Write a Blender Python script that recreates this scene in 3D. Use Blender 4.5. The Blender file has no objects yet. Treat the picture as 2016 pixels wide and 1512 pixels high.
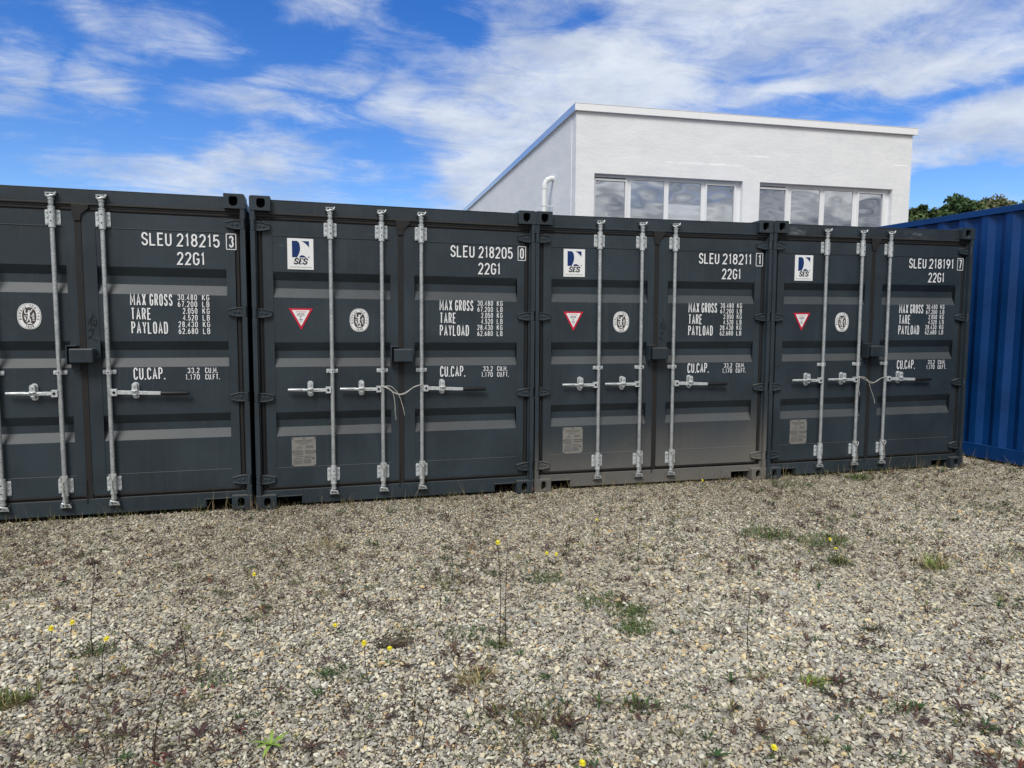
import bpy, math, random
import numpy as np
from mathutils import Vector, Matrix

random.seed(7)
rng = np.random.default_rng(11)
S = bpy.context.scene
COL = S.collection
R = math.radians

# ------------------------------------------------------------------ camera
cd = bpy.data.cameras.new('camera')
cam = bpy.data.objects.new('camera', cd)
COL.objects.link(cam)
cam.location = (0.510, -5.965, 1.543)
cam.rotation_euler = (R(85.231), R(-0.418), R(-15.962))
cd.sensor_width = 36.0
cd.lens = 36.0 * 1340.0 / 2016.0
cd.clip_start = 0.05
cd.clip_end = 5000
S.camera = cam
S.render.resolution_x, S.render.resolution_y = 1024, 768

# ------------------------------------------------------------------ sky, sun, exposure
SUN_EL, SUN_AZ = 50.0, 213.0          # azimuth clockwise from +Y
S.view_settings.view_transform = 'Standard'
S.view_settings.look = 'None'
S.view_settings.exposure = 0.0
S.view_settings.gamma = 1.0


class NT:
    """small helper to write node trees"""
    def __init__(s, tree):
        s.t = tree
        s.n = tree.nodes
        s.l = tree.links

    def add(s, typ, **kw):
        n = s.n.new(typ)
        for k, v in kw.items():
            setattr(n, k, v)
        return n

    def put(s, sock, v):
        if hasattr(v, 'is_linked') or isinstance(v, bpy.types.NodeSocket):
            s.l.new(v, sock)
        else:
            sock.default_value = v

    def math(s, op, a, b=None, c=None, clamp=False):
        n = s.add('ShaderNodeMath', operation=op, use_clamp=clamp)
        s.put(n.inputs[0], a)
        if b is not None:
            s.put(n.inputs[1], b)
        if c is not None:
            s.put(n.inputs[2], c)
        return n.outputs[0]

    def vmath(s, op, a, b=None, scale=None):
        n = s.add('ShaderNodeVectorMath', operation=op)
        s.put(n.inputs[0], a)
        if b is not None:
            s.put(n.inputs[1], b)
        if scale is not None:
            s.put(n.inputs['Scale'], scale)
        return n.outputs['Value'] if op in ('DOT_PRODUCT', 'LENGTH') else n.outputs[0]

    def noise(s, vec, scale, detail=4, rough=0.5, dist=0.0):
        n = s.add('ShaderNodeTexNoise')
        s.put(n.inputs['Vector'], vec)
        n.inputs['Scale'].default_value = scale
        n.inputs['Detail'].default_value = detail
        n.inputs['Roughness'].default_value = rough
        n.inputs['Distortion'].default_value = dist
        return n.outputs['Fac']

    def step(s, v, a, b, lo=0.0, hi=1.0):
        n = s.add('ShaderNodeMapRange', interpolation_type='SMOOTHSTEP')
        s.put(n.inputs[0], v)
        s.put(n.inputs[1], a)
        s.put(n.inputs[2], b)
        s.put(n.inputs[3], lo)
        s.put(n.inputs[4], hi)
        return n.outputs[0]

    def mix(s, f, a, b, blend='MIX'):
        n = s.add('ShaderNodeMix', data_type='RGBA', blend_type=blend)
        s.put(n.inputs[0], f)
        s.put(n.inputs[6], a if not isinstance(a, tuple) else tuple(a)[:3] + (1,))
        s.put(n.inputs[7], b if not isinstance(b, tuple) else tuple(b)[:3] + (1,))
        return n.outputs[2]

    def scalev(s, vec, sc):
        n = s.add('ShaderNodeMapping')
        s.put(n.inputs[0], vec)
        n.inputs['Scale'].default_value = sc
        return n.outputs[0]

    def ramp(s, f, stops, interp='LINEAR'):
        n = s.add('ShaderNodeValToRGB')
        n.color_ramp.interpolation = interp
        e = n.color_ramp.elements
        while len(e) < len(stops):
            e.new(0.5)
        for q, (p, c) in zip(e, stops):
            q.position = p
            q.color = tuple(c)[:3] + (1,)
        s.put(n.inputs[0], f)
        return n.outputs[0]


def make_world():
    w = bpy.data.worlds.new('World')
    S.world = w
    w.use_nodes = True
    t = NT(w.node_tree)
    t.n.clear()
    out = t.add('ShaderNodeOutputWorld')
    sky = t.add('ShaderNodeTexSky', sky_type='NISHITA')
    sky.sun_disc = False
    sky.sun_elevation = R(SUN_EL)
    sky.sun_rotation = R(SUN_AZ)
    sky.altitude = 400
    sky.air_density = 1.0
    sky.dust_density = 0.6
    sky.ozone_density = 2.2
    hs = t.add('ShaderNodeHueSaturation')
    hs.inputs['Saturation'].default_value = 1.40
    hs.inputs['Hue'].default_value = 0.516
    hs.inputs['Value'].default_value = 1.0
    t.l.new(sky.outputs[0], hs.inputs['Color'])
    bg1 = t.add('ShaderNodeBackground')
    bg1.inputs[1].default_value = 0.165
    t.l.new(hs.outputs[0], bg1.inputs[0])
    # ---- cloud field in direction space
    tc = t.add('ShaderNodeTexCoord')
    d = tc.outputs['Generated']
    sp = t.add('ShaderNodeSeparateXYZ')
    t.l.new(d, sp.inputs[0])
    x, y, z = sp.outputs
    zz = t.math('ADD', t.math('MAXIMUM', z, 0.0), 0.10)
    cm = t.add('ShaderNodeCombineXYZ')
    t.put(cm.inputs[0], t.math('DIVIDE', x, zz))
    t.put(cm.inputs[1], t.math('DIVIDE', y, zz))
    P = cm.outputs[0]
    wn = t.add('ShaderNodeTexNoise')
    t.put(wn.inputs['Vector'], t.scalev(d, (4.0, 4.0, 9.0)))
    wn.inputs['Scale'].default_value = 1.3
    wn.inputs['Detail'].default_value = 5
    ws = t.add('ShaderNodeSeparateColor')
    t.l.new(wn.outputs['Color'], ws.inputs[0])
    az = t.math('ADD', t.math('ARCTAN2', x, y), t.math('MULTIPLY', t.math('SUBTRACT', ws.outputs[0], 0.5), 0.26))
    el = t.math('ADD', t.math('ARCSINE', z), t.math('MULTIPLY', t.math('SUBTRACT', ws.outputs[1], 0.5), 0.13))
    # (azimuth, elevation, half widths in degrees, tilt, strength) of the cloud banks over the yard
    banks = [(45, 25.5, 28, 7.8, 0, 1.12), (42, 17.6, 15, 2.2, 0, 0.95), (22, 18.5, 11, 6.0, -8, 1.15), (14.5, 14.0, 5.5, 5.0, 0, 1.2), (49, 12.9, 11, 2.6, 3, 1.15),
             (28, 12.5, 12, 4, 0, 1.2), (8.5, 17.0, 4.0, 2.0, 0, 0.8),
             (-2.0, 15.8, 7.0, 1.25, -2, 0.78), (-7.0, 11.8, 9.0, 1.7, 2, 0.90), (1.5, 18.3, 4.5, 1.3, 8, 0.66), (-14.0, 20.6, 3.5, 2.1, -20, 0.64),
             (-9.0, 20.2, 4.2, 1.9, 10, 0.62), (-19.6, 17.0, 2.3, 2.6, 25, 0.62), (-14.4, 16.9, 2.9, 1.6, 0, 0.72), (-4, 10.0, 13, 1.2, 0, 0.62),
             (5, 23.6, 7, 2.0, 6, 0.55), (4.0, 12.0, 2.5, 1.0, 0, 0.5)]
    gaps = [(43, 16.2, 11, 0.50, 0, 0.38), (49.5, 9.3, 8, 1.25, 0, 1.5), (21.6, 23.1, 3.4, 0.8, 0, 0.55), (10.5, 22.8, 2.2, 1.2, 0, 0.5)]

    def blob(a, e, wa, we, tilt, s):
        ca, sa = math.cos(R(tilt)), math.sin(R(tilt))
        da = t.math('MULTIPLY', t.math('SUBTRACT', az, R(a)), math.cos(R(e)))
        de = t.math('SUBTRACT', el, R(e))
        u = t.math('MULTIPLY', t.math('ADD', t.math('MULTIPLY', da, ca), t.math('MULTIPLY', de, sa)), 1 / R(wa))
        v = t.math('MULTIPLY', t.math('SUBTRACT', t.math('MULTIPLY', de, ca), t.math('MULTIPLY', da, sa)), 1 / R(we))
        r2 = t.math('ADD', t.math('MULTIPLY', u, u), t.math('MULTIPLY', v, v))
        g = t.math('EXPONENT', t.math('MULTIPLY', t.math('POWER', r2, 1.3), -0.75))
        return t.math('MULTIPLY', g, s)
    tot = None
    for b in banks:
        g = blob(*b)
        tot = g if tot is None else t.math('MAXIMUM', tot, g)
    for b in gaps:
        tot = t.math('SUBTRACT', tot, blob(*b))
    # away from the yard: broken cover everywhere
    far = t.step(y, 0.28, -0.15, 0.0, 1.0)
    high = t.step(z, 0.46, 0.75, 0.0, 1.0)
    cover = t.noise(P, 0.55, 3, 0.5)
    cov = t.math('MULTIPLY', t.math('MAXIMUM', far, high), t.step(cover, 0.25, 0.5, 0.55, 1.35))
    tot = t.math('MAXIMUM', tot, cov)
    # detail: puffy fbm + wispy fibres
    mp = t.add('ShaderNodeMapping')
    t.l.new(P, mp.inputs[0])
    mp.inputs['Rotation'].default_value = (0, 0, R(-28))
    mp.inputs['Scale'].default_value = (1.0, 1.75, 1.0)
    puff = t.noise(t.scalev(d, (1.0, 1.0, 2.4)), 7.5, 12, 0.60, 0.25)
    wisp = t.noise(mp.outputs[0], 2.7, 14, 0.72, 1.2)
    dn = t.math('ADD', t.math('MULTIPLY', t.math('SUBTRACT', puff, 0.5), 1.35),
                t.math('MULTIPLY', t.math('SUBTRACT', wisp, 0.5), 1.5))
    dens = t.step(t.math('ADD', tot, dn), 0.06, 1.22, 0.0, 1.0)
    dens = t.math('MULTIPLY', dens, 0.97)
    # thickness: thick parts greyer below, bright knots
    sh = t.noise(t.scalev(d, (1.0, 1.0, 2.8)), 9.0, 10, 0.58, 0.3)
    sh2 = t.noise(P, 1.5, 8, 0.6, 0.4)
    lum = t.step(t.math('ADD', t.math('MULTIPLY', sh, 0.6), t.math('MULTIPLY', sh2, 0.4)), 0.37, 0.68)
    ccol = t.mix(lum, (0.49, 0.57, 0.73), (0.78, 0.84, 0.93))
    dark = t.mix(lum, (0.10, 0.125, 0.175), (1.45, 1.40, 1.30))
    ccol = t.mix(t.step(y, -0.05, -0.5), ccol, dark)       # heavier cloud stands behind the yard's visitor
    bg2 = t.add('ShaderNodeBackground')
    bg2.inputs[1].default_value = 1.0
    t.l.new(ccol, bg2.inputs[0])
    mx = t.add('ShaderNodeMixShader')
    t.put(mx.inputs[0], dens)
    t.l.new(bg1.outputs[0], mx.inputs[1])
    t.l.new(bg2.outputs[0], mx.inputs[2])
    t.l.new(mx.outputs[0], out.inputs[0])
    w.cycles.sampling_method = 'MANUAL'
    w.cycles.sample_map_resolution = 1024


make_world()
sl = bpy.data.lights.new('sun', 'SUN')
sl.energy = 2.9
sl.angle = R(24)
sl.color = (1.0, 0.98, 0.95)
sun = bpy.data.objects.new('sun', sl)
COL.objects.link(sun)
sv = Vector((math.sin(R(SUN_AZ)) * math.cos(R(SUN_EL)), math.cos(R(SUN_AZ)) * math.cos(R(SUN_EL)), math.sin(R(SUN_EL))))
sun.rotation_euler = sv.to_track_quat('Z', 'Y').to_euler()
sun.location = (0, -10, 20)

# ------------------------------------------------------------------ mesh helpers


class MB:
    def __init__(s):
        s.v, s.f, s.m, s.s = [], [], [], []

    def add(s, vs, fs, m=0, smooth=False):
        o = len(s.v)
        s.v += [tuple(q) for q in vs]
        for f in fs:
            s.f.append(tuple(i + o for i in f))
            s.m.append(m)
            s.s.append(smooth)

    def box(s, x0, x1, y0, y1, z0, z1, m=0):
        v = [(x0, y0, z0), (x1, y0, z0), (x1, y1, z0), (x0, y1, z0), (x0, y0, z1), (x1, y0, z1), (x1, y1, z1), (x0, y1, z1)]
        s.add(v, [(0, 3, 2, 1), (4, 5, 6, 7), (0, 1, 5, 4), (1, 2, 6, 5), (2, 3, 7, 6), (3, 0, 4, 7)], m)

    def prism(s, poly, y0, y1, m=0):
        """poly in (x, z), counter-clockwise seen from -y; y0 is the front"""
        n = len(poly)
        v = [(x, y0, z) for x, z in poly] + [(x, y1, z) for x, z in poly]
        f = [tuple(range(n)), tuple(range(2 * n - 1, n - 1, -1))]
        for i in range(n):
            j = (i + 1) % n
            f.append((i, i + n, j + n, j))
        s.add(v, f, m)

    def tube(s, pts, r, n=8, m=0, cap=True):
        pts = [Vector(p) for p in pts]
        rs = r if isinstance(r, (list, tuple)) else [r] * len(pts)
        vs, fs = [], []
        up = None
        for i, p in enumerate(pts):
            a = pts[max(i - 1, 0)]
            b = pts[min(i + 1, len(pts) - 1)]
            t = (b - a).normalized()
            if up is None:
                up = Vector((0, 0, 1)) if abs(t.z) < 0.9 else Vector((1, 0, 0))
            u = (up - t * up.dot(t))
            if u.length < 1e-6:
                u = t.orthogonal()
            u.normalize()
            up = u
            w = t.cross(u)
            for k in range(n):
                c = 2 * math.pi * k / n
                vs.append(p + (u * math.cos(c) + w * math.sin(c)) * rs[i])
        for i in range(len(pts) - 1):
            for k in range(n):
                a = i * n + k
                b = i * n + (k + 1) % n
                fs.append((a, b, b + n, a + n))
        s.add(vs, fs, m, True)
        if cap:
            o = len(s.v) - len(vs)
            s.f.append(tuple(o + k for k in range(n))[::-1])
            s.m.append(m)
            s.s.append(False)
            e = o + (len(pts) - 1) * n
            s.f.append(tuple(e + k for k in range(n)))
            s.m.append(m)
            s.s.append(False)

    def disc(s, x, y0, y1, z, r, n=8, m=0):
        s.tube([(x, y0, z), (x, y1, z)], r, n, m)

    def build(s, name, mats, parent=None, bevel=0.0, seg=2):
        me = bpy.data.meshes.new(name)
        me.from_pydata(s.v, [], s.f)
        mats = mats if isinstance(mats, (list, tuple)) else [mats]
        for m in mats:
            me.materials.append(m)
        me.polygons.foreach_set('material_index', s.m)
        me.polygons.foreach_set('use_smooth', s.s)
        me.update()
        if any(s.s) and not all(s.s):
            hard = set()
            for f, q in zip(s.f, s.s):
                if not q:
                    hard.update(tuple(sorted((f[i], f[i - 1]))) for i in range(len(f)))
            for e in me.edges:
                if tuple(sorted(e.vertices)) in hard:
                    e.use_edge_sharp = True
        o = bpy.data.objects.new(name, me)
        COL.objects.link(o)
        if parent is not None:
            o.parent = parent
        if bevel:
            b = o.modifiers.new('bevel', 'BEVEL')
            b.width = bevel
            b.segments = seg
            b.limit_method = 'ANGLE'
            b.angle_limit = R(40)
            b.harden_normals = False
        return o


def rrect(x0, x1, z0, z1, r, n=4):
    r = [r] * 4 if not isinstance(r, (list, tuple)) else r     # bl, br, tr, tl
    p = []
    for (cx, cz, a0, q) in ((x0 + r[0], z0 + r[0], 180, r[0]), (x1 - r[1], z0 + r[1], 270, r[1]), (x1 - r[2], z1 - r[2], 0, r[2]), (x0 + r[3], z1 - r[3], 90, r[3])):
        if q < 1e-6:
            p.append((cx, cz))
            continue
        for k in range(n + 1):
            a = R(a0 + 90 * k / n)
            p.append((cx + q * math.cos(a), cz + q * math.sin(a)))
    return p


def empty(name, label, cat, loc=(0, 0, 0), rot=(0, 0, 0), group=None):
    o = bpy.data.objects.new(name, None)
    COL.objects.link(o)
    o.empty_display_size = 0.2
    o.location = loc
    o.rotation_euler = rot
    o['label'] = label
    o['category'] = cat
    if group:
        o['group'] = group
    return o


def tag(o, label, cat, group=None):
    o['label'] = label
    o['category'] = cat
    if group:
        o['group'] = group
    return o


# ------------------------------------------------------------------ materials
def mat(name):
    m = bpy.data.materials.new(name)
    m.use_nodes = True
    t = NT(m.node_tree)
    b = t.n['Principled BSDF']
    return m, t, b


def bump(t, b, h, strength, dist=0.01):
    n = t.add('ShaderNodeBump')
    n.inputs['Strength'].default_value = strength
    n.inputs['Distance'].default_value = dist
    t.put(n.inputs['Height'], h)
    t.l.new(n.outputs[0], b.inputs['Normal'])
    return n


def simple(name, col, rough=0.5, metal=0.0, var=0.0, scale=20.0, spec=0.5):
    m, t, b = mat(name)
    b.inputs['Roughness'].default_value = rough
    b.inputs['Metallic'].default_value = metal
    b.inputs['Specular IOR Level'].default_value = spec
    if var:
        tc = t.add('ShaderNodeTexCoord')
        n = t.noise(tc.outputs['Object'], scale, 5, 0.6)
        lo = tuple(c * (1 - var) for c in col)
        hi = tuple(min(1, c * (1 + var)) for c in col)
        t.l.new(t.mix(n, lo, hi), b.inputs['Base Color'])
    else:
        b.inputs['Base Color'].default_value = tuple(col) + (1,)
    return m


def paint_mat(name, base, dust_col=(0.21, 0.19, 0.165), low=None, smear=False, ledge=0.35, rough=0.42):
    """painted steel: weathering streaks, dust lying on ledges, road dirt where the container has it"""
    m, t, b = mat(name)
    tc = t.add('ShaderNodeTexCoord')
    ob = tc.outputs['Object']
    oi = t.add('ShaderNodeObjectInfo')
    ow = t.vmath('ADD', ob, t.vmath('SCALE', oi.outputs['Location'], scale=3.7))     # each container weathers its own way
    big = t.noise(ow, 1.7, 6, 0.6, 0.4)
    streak = t.noise(t.scalev(ow, (70, 70, 1.5)), 1.0, 6, 0.65)
    grain = t.noise(ob, 260, 3, 0.6)
    lo = tuple(c * 0.80 for c in base)
    hi = tuple(c * 1.22 for c in base)
    c = t.mix(t.step(big, 0.3, 0.7), lo, hi)
    f = t.math('MULTIPLY', t.step(streak, 0.50, 0.85), 0.10)
    c = t.mix(f, c, tuple(dust_col))
    geo = t.add('ShaderNodeNewGeometry')
    sp = t.add('ShaderNodeSeparateXYZ')
    t.l.new(geo.outputs['True Normal'], sp.inputs[0])
    up = t.step(sp.outputs[2], 0.35, 0.62)
    up = t.math('MULTIPLY', up, t.step(streak, 0.20, 0.75, ledge * 0.75, ledge * 1.1))
    c = t.mix(up, c, tuple(dust_col))
    if low:
        so = t.add('ShaderNodeSeparateXYZ')
        t.l.new(ob, so.inputs[0])
        # dirt climbs higher towards the right-hand corner
        hz = t.math('ADD', so.outputs[2], t.math('MULTIPLY', t.math('SUBTRACT', big, 0.5), 0.5))
        hz = t.math('SUBTRACT', hz, t.math('MULTIPLY', so.outputs[0], low[1]))
        d = t.step(hz, low[0], low[0] - 0.85)
        d = t.math('MULTIPLY', d, t.step(grain, 0.30, 0.62, 0.45, 1.0))
        d = t.math('MULTIPLY', d, low[2])
        c = t.mix(d, c, tuple(dust_col))
    if name.startswith('dark'):
        so = t.add('ShaderNodeSeparateXYZ')
        t.l.new(ob, so.inputs[0])
        ed = t.math('MAXIMUM', t.step(so.outputs[0], 0.035, 0.005), t.step(so.outputs[0], 2.40, 2.432))
        rn = t.noise(ob, 22, 6, 0.7)
        rm = t.math('MULTIPLY', ed, t.step(so.outputs[2], 0.115, 0.03))
        rm = t.math('MULTIPLY', rm, t.step(rn, 0.50, 0.60))
        chips = t.math('MULTIPLY', t.step(t.noise(ow, 38, 2, 0.5), 0.735, 0.755), 0.6)
        scr = t.noise(t.scalev(ow, (3.0, 3.0, 40.0)), 2.2, 3, 0.5, 0.6)
        c = t.mix(t.math('MULTIPLY', t.step(scr, 0.735, 0.76), 0.35), c, (0.14, 0.15, 0.16))
        c = t.mix(t.math('MAXIMUM', rm, t.math('MULTIPLY', chips, 0.5)), c, (0.15, 0.085, 0.055))
    if smear:
        so = t.add('ShaderNodeSeparateXYZ')
        t.l.new(ob, so.inputs[0])
        sm = t.noise(t.scalev(ob, (5, 1, 9)), 1.6, 7, 0.6, 0.8)
        g1 = t.math('MULTIPLY', t.step(so.outputs[0], 1.55, 1.68), t.step(so.outputs[0], 1.90, 1.78))
        g2 = t.math('MULTIPLY', t.step(so.outputs[0], 0.18, 0.24), t.step(so.outputs[0], 0.42, 0.30))
        g = t.math('MULTIPLY', t.math('MAXIMUM', g1, g2), t.step(so.outputs[2], 2.45, 2.47))
        g = t.math('MULTIPLY', g, t.step(so.outputs[2], 2.56, 2.50))
        g = t.math('MULTIPLY', g, t.step(sm, 0.42, 0.60))
        c = t.mix(t.math('MULTIPLY', g, 0.85), c, (0.17, 0.18, 0.185))
    t.l.new(c, b.inputs['Base Color'])
    rg = t.math('ADD', t.math('MULTIPLY', big, 0.18), rough - 0.09)
    rg = t.math('ADD', rg, t.math('MULTIPLY', up, 0.6), clamp=True)
    t.put(b.inputs['Roughness'], rg)
    b.inputs['Specular IOR Level'].default_value = 0.35
    h = t.math('ADD', t.math('MULTIPLY', t.noise(ow, 5.0, 3, 0.5), 1.0), t.math('MULTIPLY', grain, 0.02))
    bump(t, b, h, 0.25, 0.012)
    return m


DARK = (0.0270, 0.0385, 0.0480)
M = {}
M['paint'] = paint_mat('dark_grey_paint', DARK)
M['paint_c'] = paint_mat('dark_grey_paint_dusty', DARK, dust_col=(0.225, 0.205, 0.178), low=(0.62, 0.11, 0.80))
M['paint_d'] = paint_mat('dark_grey_paint_smeared', DARK, smear=True)
M['blue'] = paint_mat('blue_paint', (0.0004, 0.037, 0.155), dust_col=(0.01, 0.08, 0.22), ledge=0.3, rough=0.5)
M['rust'] = simple('rust', (0.13, 0.055, 0.03), 0.9, 0, 0.4, 60)
M['rubber'] = simple('gasket_rubber', (0.0190, 0.0180, 0.0180), 0.65, 0, 0.35, 18, 0.3)
M['flange'] = simple('lip_paint_dirty', (0.036, 0.036, 0.036), 0.6, 0, 0.3, 25, 0.3)
M['hole'] = simple('hole_dark', (0.004, 0.004, 0.005), 0.9, 0, 0, 1, 0.05)
M['grip'] = simple('black_grip', (0.010, 0.010, 0.011), 0.5, 0, 0.2, 40, 0.4)
M['white'] = simple('marking_white', (0.80, 0.81, 0.82), 0.5, 0, 0.05, 60, 0.3)
M['sticker'] = simple('sticker_white', (0.80, 0.81, 0.81), 0.45, 0, 0.04, 40, 0.3)
M['navy'] = simple('sticker_navy', (0.006, 0.030, 0.135), 0.45, 0, 0, 1, 0.3)
M['ink'] = simple('sticker_ink', (0.012, 0.015, 0.030), 0.5, 0, 0, 1, 0.3)
M['greyink'] = simple('sticker_grey_ink', (0.10, 0.10, 0.11), 0.5, 0, 0, 1, 0.3)
M['red'] = simple('sticker_red', (0.55, 0.020, 0.050), 0.45, 0, 0, 1, 0.3)
M['brown'] = simple('sticker_brown', (0.060, 0.050, 0.045), 0.5, 0, 0, 1, 0.3)
M['plate'] = simple('data_plate_metal', (0.24, 0.235, 0.215), 0.55, 0.25, 0.18, 30)
M['marker'] = simple('marker_ink', (0.004, 0.005, 0.006), 0.6, 0, 0, 1, 0.2)
M['cord'] = simple('white_cord', (0.62, 0.60, 0.55), 0.75, 0, 0.1, 80)
M['wire'] = simple('wire_tie_metal', (0.42, 0.41, 0.38), 0.5, 0.5, 0.2, 80)


def galv(name='galvanised_steel', k=1.0, metal=0.55):
    m, t, b = mat(name)
    tc = t.add('ShaderNodeTexCoord')
    v = t.add('ShaderNodeTexVoronoi')
    t.put(v.inputs['Vector'], tc.outputs['Object'])
    v.inputs['Scale'].default_value = 90
    sp = t.add('ShaderNodeSeparateColor')
    t.l.new(v.outputs['Color'], sp.inputs[0])
    n = t.noise(tc.outputs['Object'], 14, 6, 0.65)
    f = t.math('ADD', t.math('MULTIPLY', sp.outputs[0], 0.4), t.math('MULTIPLY', n, 0.6))
    t.l.new(t.ramp(f, [(0.2, (0.32 * k, 0.345 * k, 0.35 * k)), (0.5, (0.46 * k, 0.485 * k, 0.49 * k)), (0.8, (0.59 * k, 0.615 * k, 0.615 * k))]), b.inputs['Base Color'])
    b.inputs['Metallic'].default_value = metal
    t.put(b.inputs['Roughness'], t.math('ADD', t.math('MULTIPLY', n, 0.3), 0.28))
    bump(t, b, n, 0.15, 0.004)
    return m


M['galv'] = galv()
M['galv2'] = galv('bright_zinc', 1.22, 0.35)


def wall_mat():
    m, t, b = mat('white_render')
    tc = t.add('ShaderNodeTexCoord')
    ob = tc.outputs['Object']
    n1 = t.noise(t.scalev(ob, (1, 1, 1.9)), 1.3, 7, 0.55, 0.3)
    n2 = t.noise(t.scalev(ob, (1, 1, 1.8)), 9, 6, 0.6, 0.3)
    n3 = t.noise(ob, 55, 4, 0.6)
    c = t.mix(t.step(n1, 0.3, 0.7), (0.765, 0.778, 0.79), (0.825, 0.833, 0.838))
    stain = t.noise(t.scalev(ob, (2.2, 2.2, 0.55)), 1.6, 6, 0.65, 0.4)
    c = t.mix(t.math('MULTIPLY', t.step(stain, 0.52, 0.75), 0.10), c, (0.50, 0.51, 0.51))
    t.l.new(c, b.inputs['Base Color'])
    b.inputs['Roughness'].default_value = 0.75
    b.inputs['Specular IOR Level'].default_value = 0.2
    h = t.math('ADD', t.math('MULTIPLY', n1, 0.9), t.math('ADD', t.math('MULTIPLY', n2, 0.45), t.math('MULTIPLY', n3, 0.16)))
    bump(t, b, h, 0.25, 0.05)
    return m


def glass_mat():
    m, t, b = mat('window_glass')
    tc = t.add('ShaderNodeTexCoord')
    b.inputs['Base Color'].default_value = (0.46, 0.49, 0.54, 1)
    b.inputs['Metallic'].default_value = 0.9
    b.inputs['Roughness'].default_value = 0.02
    n = t.noise(t.scalev(tc.outputs['Object'], (1.0, 1.0, 2.2)), 1.1, 1, 0.4)
    bump(t, b, n, 0.09, 0.06)
    return m


M['wall'] = wall_mat()
M['glass'] = glass_mat()
M['pvc'] = simple('white_pvc', (0.80, 0.81, 0.82), 0.35, 0, 0.03, 6)
M['metalwhite'] = simple('white_sheet_metal', (0.88, 0.885, 0.89), 0.32, 0.0, 0.03, 2.5)
M['sidefascia'] = simple('bare_sheet_metal', (0.66, 0.69, 0.72), 0.22, 0.75, 0.1, 3)
M['pipe'] = simple('white_pipe', (0.74, 0.75, 0.74), 0.4, 0, 0.06, 8)
M['dark'] = simple('unlit_interior', (0.02, 0.02, 0.022), 0.9)
M['bark'] = simple('bark', (0.075, 0.060, 0.045), 0.9, 0, 0.4, 12)


def attr_mat(name, rough=0.7, trans=0.25):
    m, t, b = mat(name)
    a = t.add('ShaderNodeAttribute', attribute_name='Col')
    t.l.new(a.outputs['Color'], b.inputs['Base Color'])
    b.inputs['Roughness'].default_value = rough
    b.inputs['Specular IOR Level'].default_value = 0.25
    return m


M['leaf'] = attr_mat('plant_leaf')


def soil_mat():
    m, t, b = mat('gravel_bed_soil')
    tc = t.add('ShaderNodeTexCoord')
    ob = tc.outputs['Object']
    v = t.add('ShaderNodeTexVoronoi')
    t.put(v.inputs['Vector'], ob)
    v.inputs['Scale'].default_value = 75
    sp = t.add('ShaderNodeSeparateColor')
    t.l.new(v.outputs['Color'], sp.inputs[0])
    n = t.noise(ob, 2.2, 6, 0.6)
    stone = t.ramp(sp.outputs[0], [(0.0, (0.07, 0.06, 0.05)), (0.5, (0.15, 0.135, 0.11)), (1.0, (0.27, 0.25, 0.21))])
    soil = t.mix(n, (0.075, 0.060, 0.043), (0.145, 0.120, 0.088))
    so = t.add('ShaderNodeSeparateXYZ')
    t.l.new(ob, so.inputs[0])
    soil = t.mix(t.step(so.outputs[2], -0.035, -0.07), soil, (0.010, 0.008, 0.006))      # the hole's shade painted in as near-black soil below the rim
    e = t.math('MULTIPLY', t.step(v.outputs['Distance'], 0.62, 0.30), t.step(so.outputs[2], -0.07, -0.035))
    t.l.new(t.mix(t.math('MULTIPLY', e, 0.8), soil, stone), b.inputs['Base Color'])
    b.inputs['Roughness'].default_value = 0.95
    b.inputs['Specular IOR Level'].default_value = 0.1
    bump(t, b, t.math('SUBTRACT', 1.0, v.outputs['Distance']), 0.8, 0.012)
    return m


def stone_mat():
    m, t, b = mat('limestone_chippings')
    a = t.add('ShaderNodeAttribute', attribute_name='tone', attribute_type='INSTANCER')
    f = a.outputs['Fac']
    tc = t.add('ShaderNodeTexCoord')
    c = t.ramp(f, [(0.00, (0.127, 0.115, 0.097)), (0.10, (0.256, 0.241, 0.207)), (0.28, (0.383, 0.360, 0.300)), (0.44, (0.522, 0.476, 0.365)),
                   (0.57, (0.369, 0.368, 0.342)), (0.70, (0.633, 0.590, 0.476)), (0.82, (0.696, 0.610, 0.414)), (0.90, (0.800, 0.800, 0.689)), (0.960, (0.781, 0.617, 0.318)), (0.992, (0.557, 0.362, 0.170))])
    n = t.noise(tc.outputs['Object'], 2.6, 5, 0.65)
    c2 = t.mix(t.step(n, 0.3, 0.75), c, (0.27, 0.235, 0.18))
    c = t.mix(0.35, c, c2)
    ad = t.add('ShaderNodeAttribute', attribute_name='dirty', attribute_type='INSTANCER')
    c = t.mix(t.math('MULTIPLY', ad.outputs['Fac'], 0.75), c, (0.240, 0.205, 0.145))
    t.l.new(c, b.inputs['Base Color'])
    b.inputs['Roughness'].default_value = 0.85
    b.inputs['Specular IOR Level'].default_value = 0.2
    return m


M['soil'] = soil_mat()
M['stone'] = stone_mat()

# ------------------------------------------------------------------ ground


def gz(x, y):
    """height of the yard"""
    x = np.asarray(x, float)
    y = np.asarray(y, float)
    base = 0.0085 * np.clip(x - 2.4, 0, 5.6)
    w = np.clip((-0.25 - y) / 0.8, 0, 1) * np.clip((60 - np.abs(x) - np.abs(y)) / 20, 0, 1)
    un = 0.014 * (np.sin(x * 1.7 + 0.6 * y) + np.sin(y * 2.3 - 0.8 * x + 1.3)) + 0.007 * np.sin(4.1 * x + 3.3 * y)
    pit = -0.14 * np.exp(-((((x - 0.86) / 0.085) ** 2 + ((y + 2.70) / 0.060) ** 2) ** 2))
    return base + un * w * 0.7 - 0.012 + pit


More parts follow.
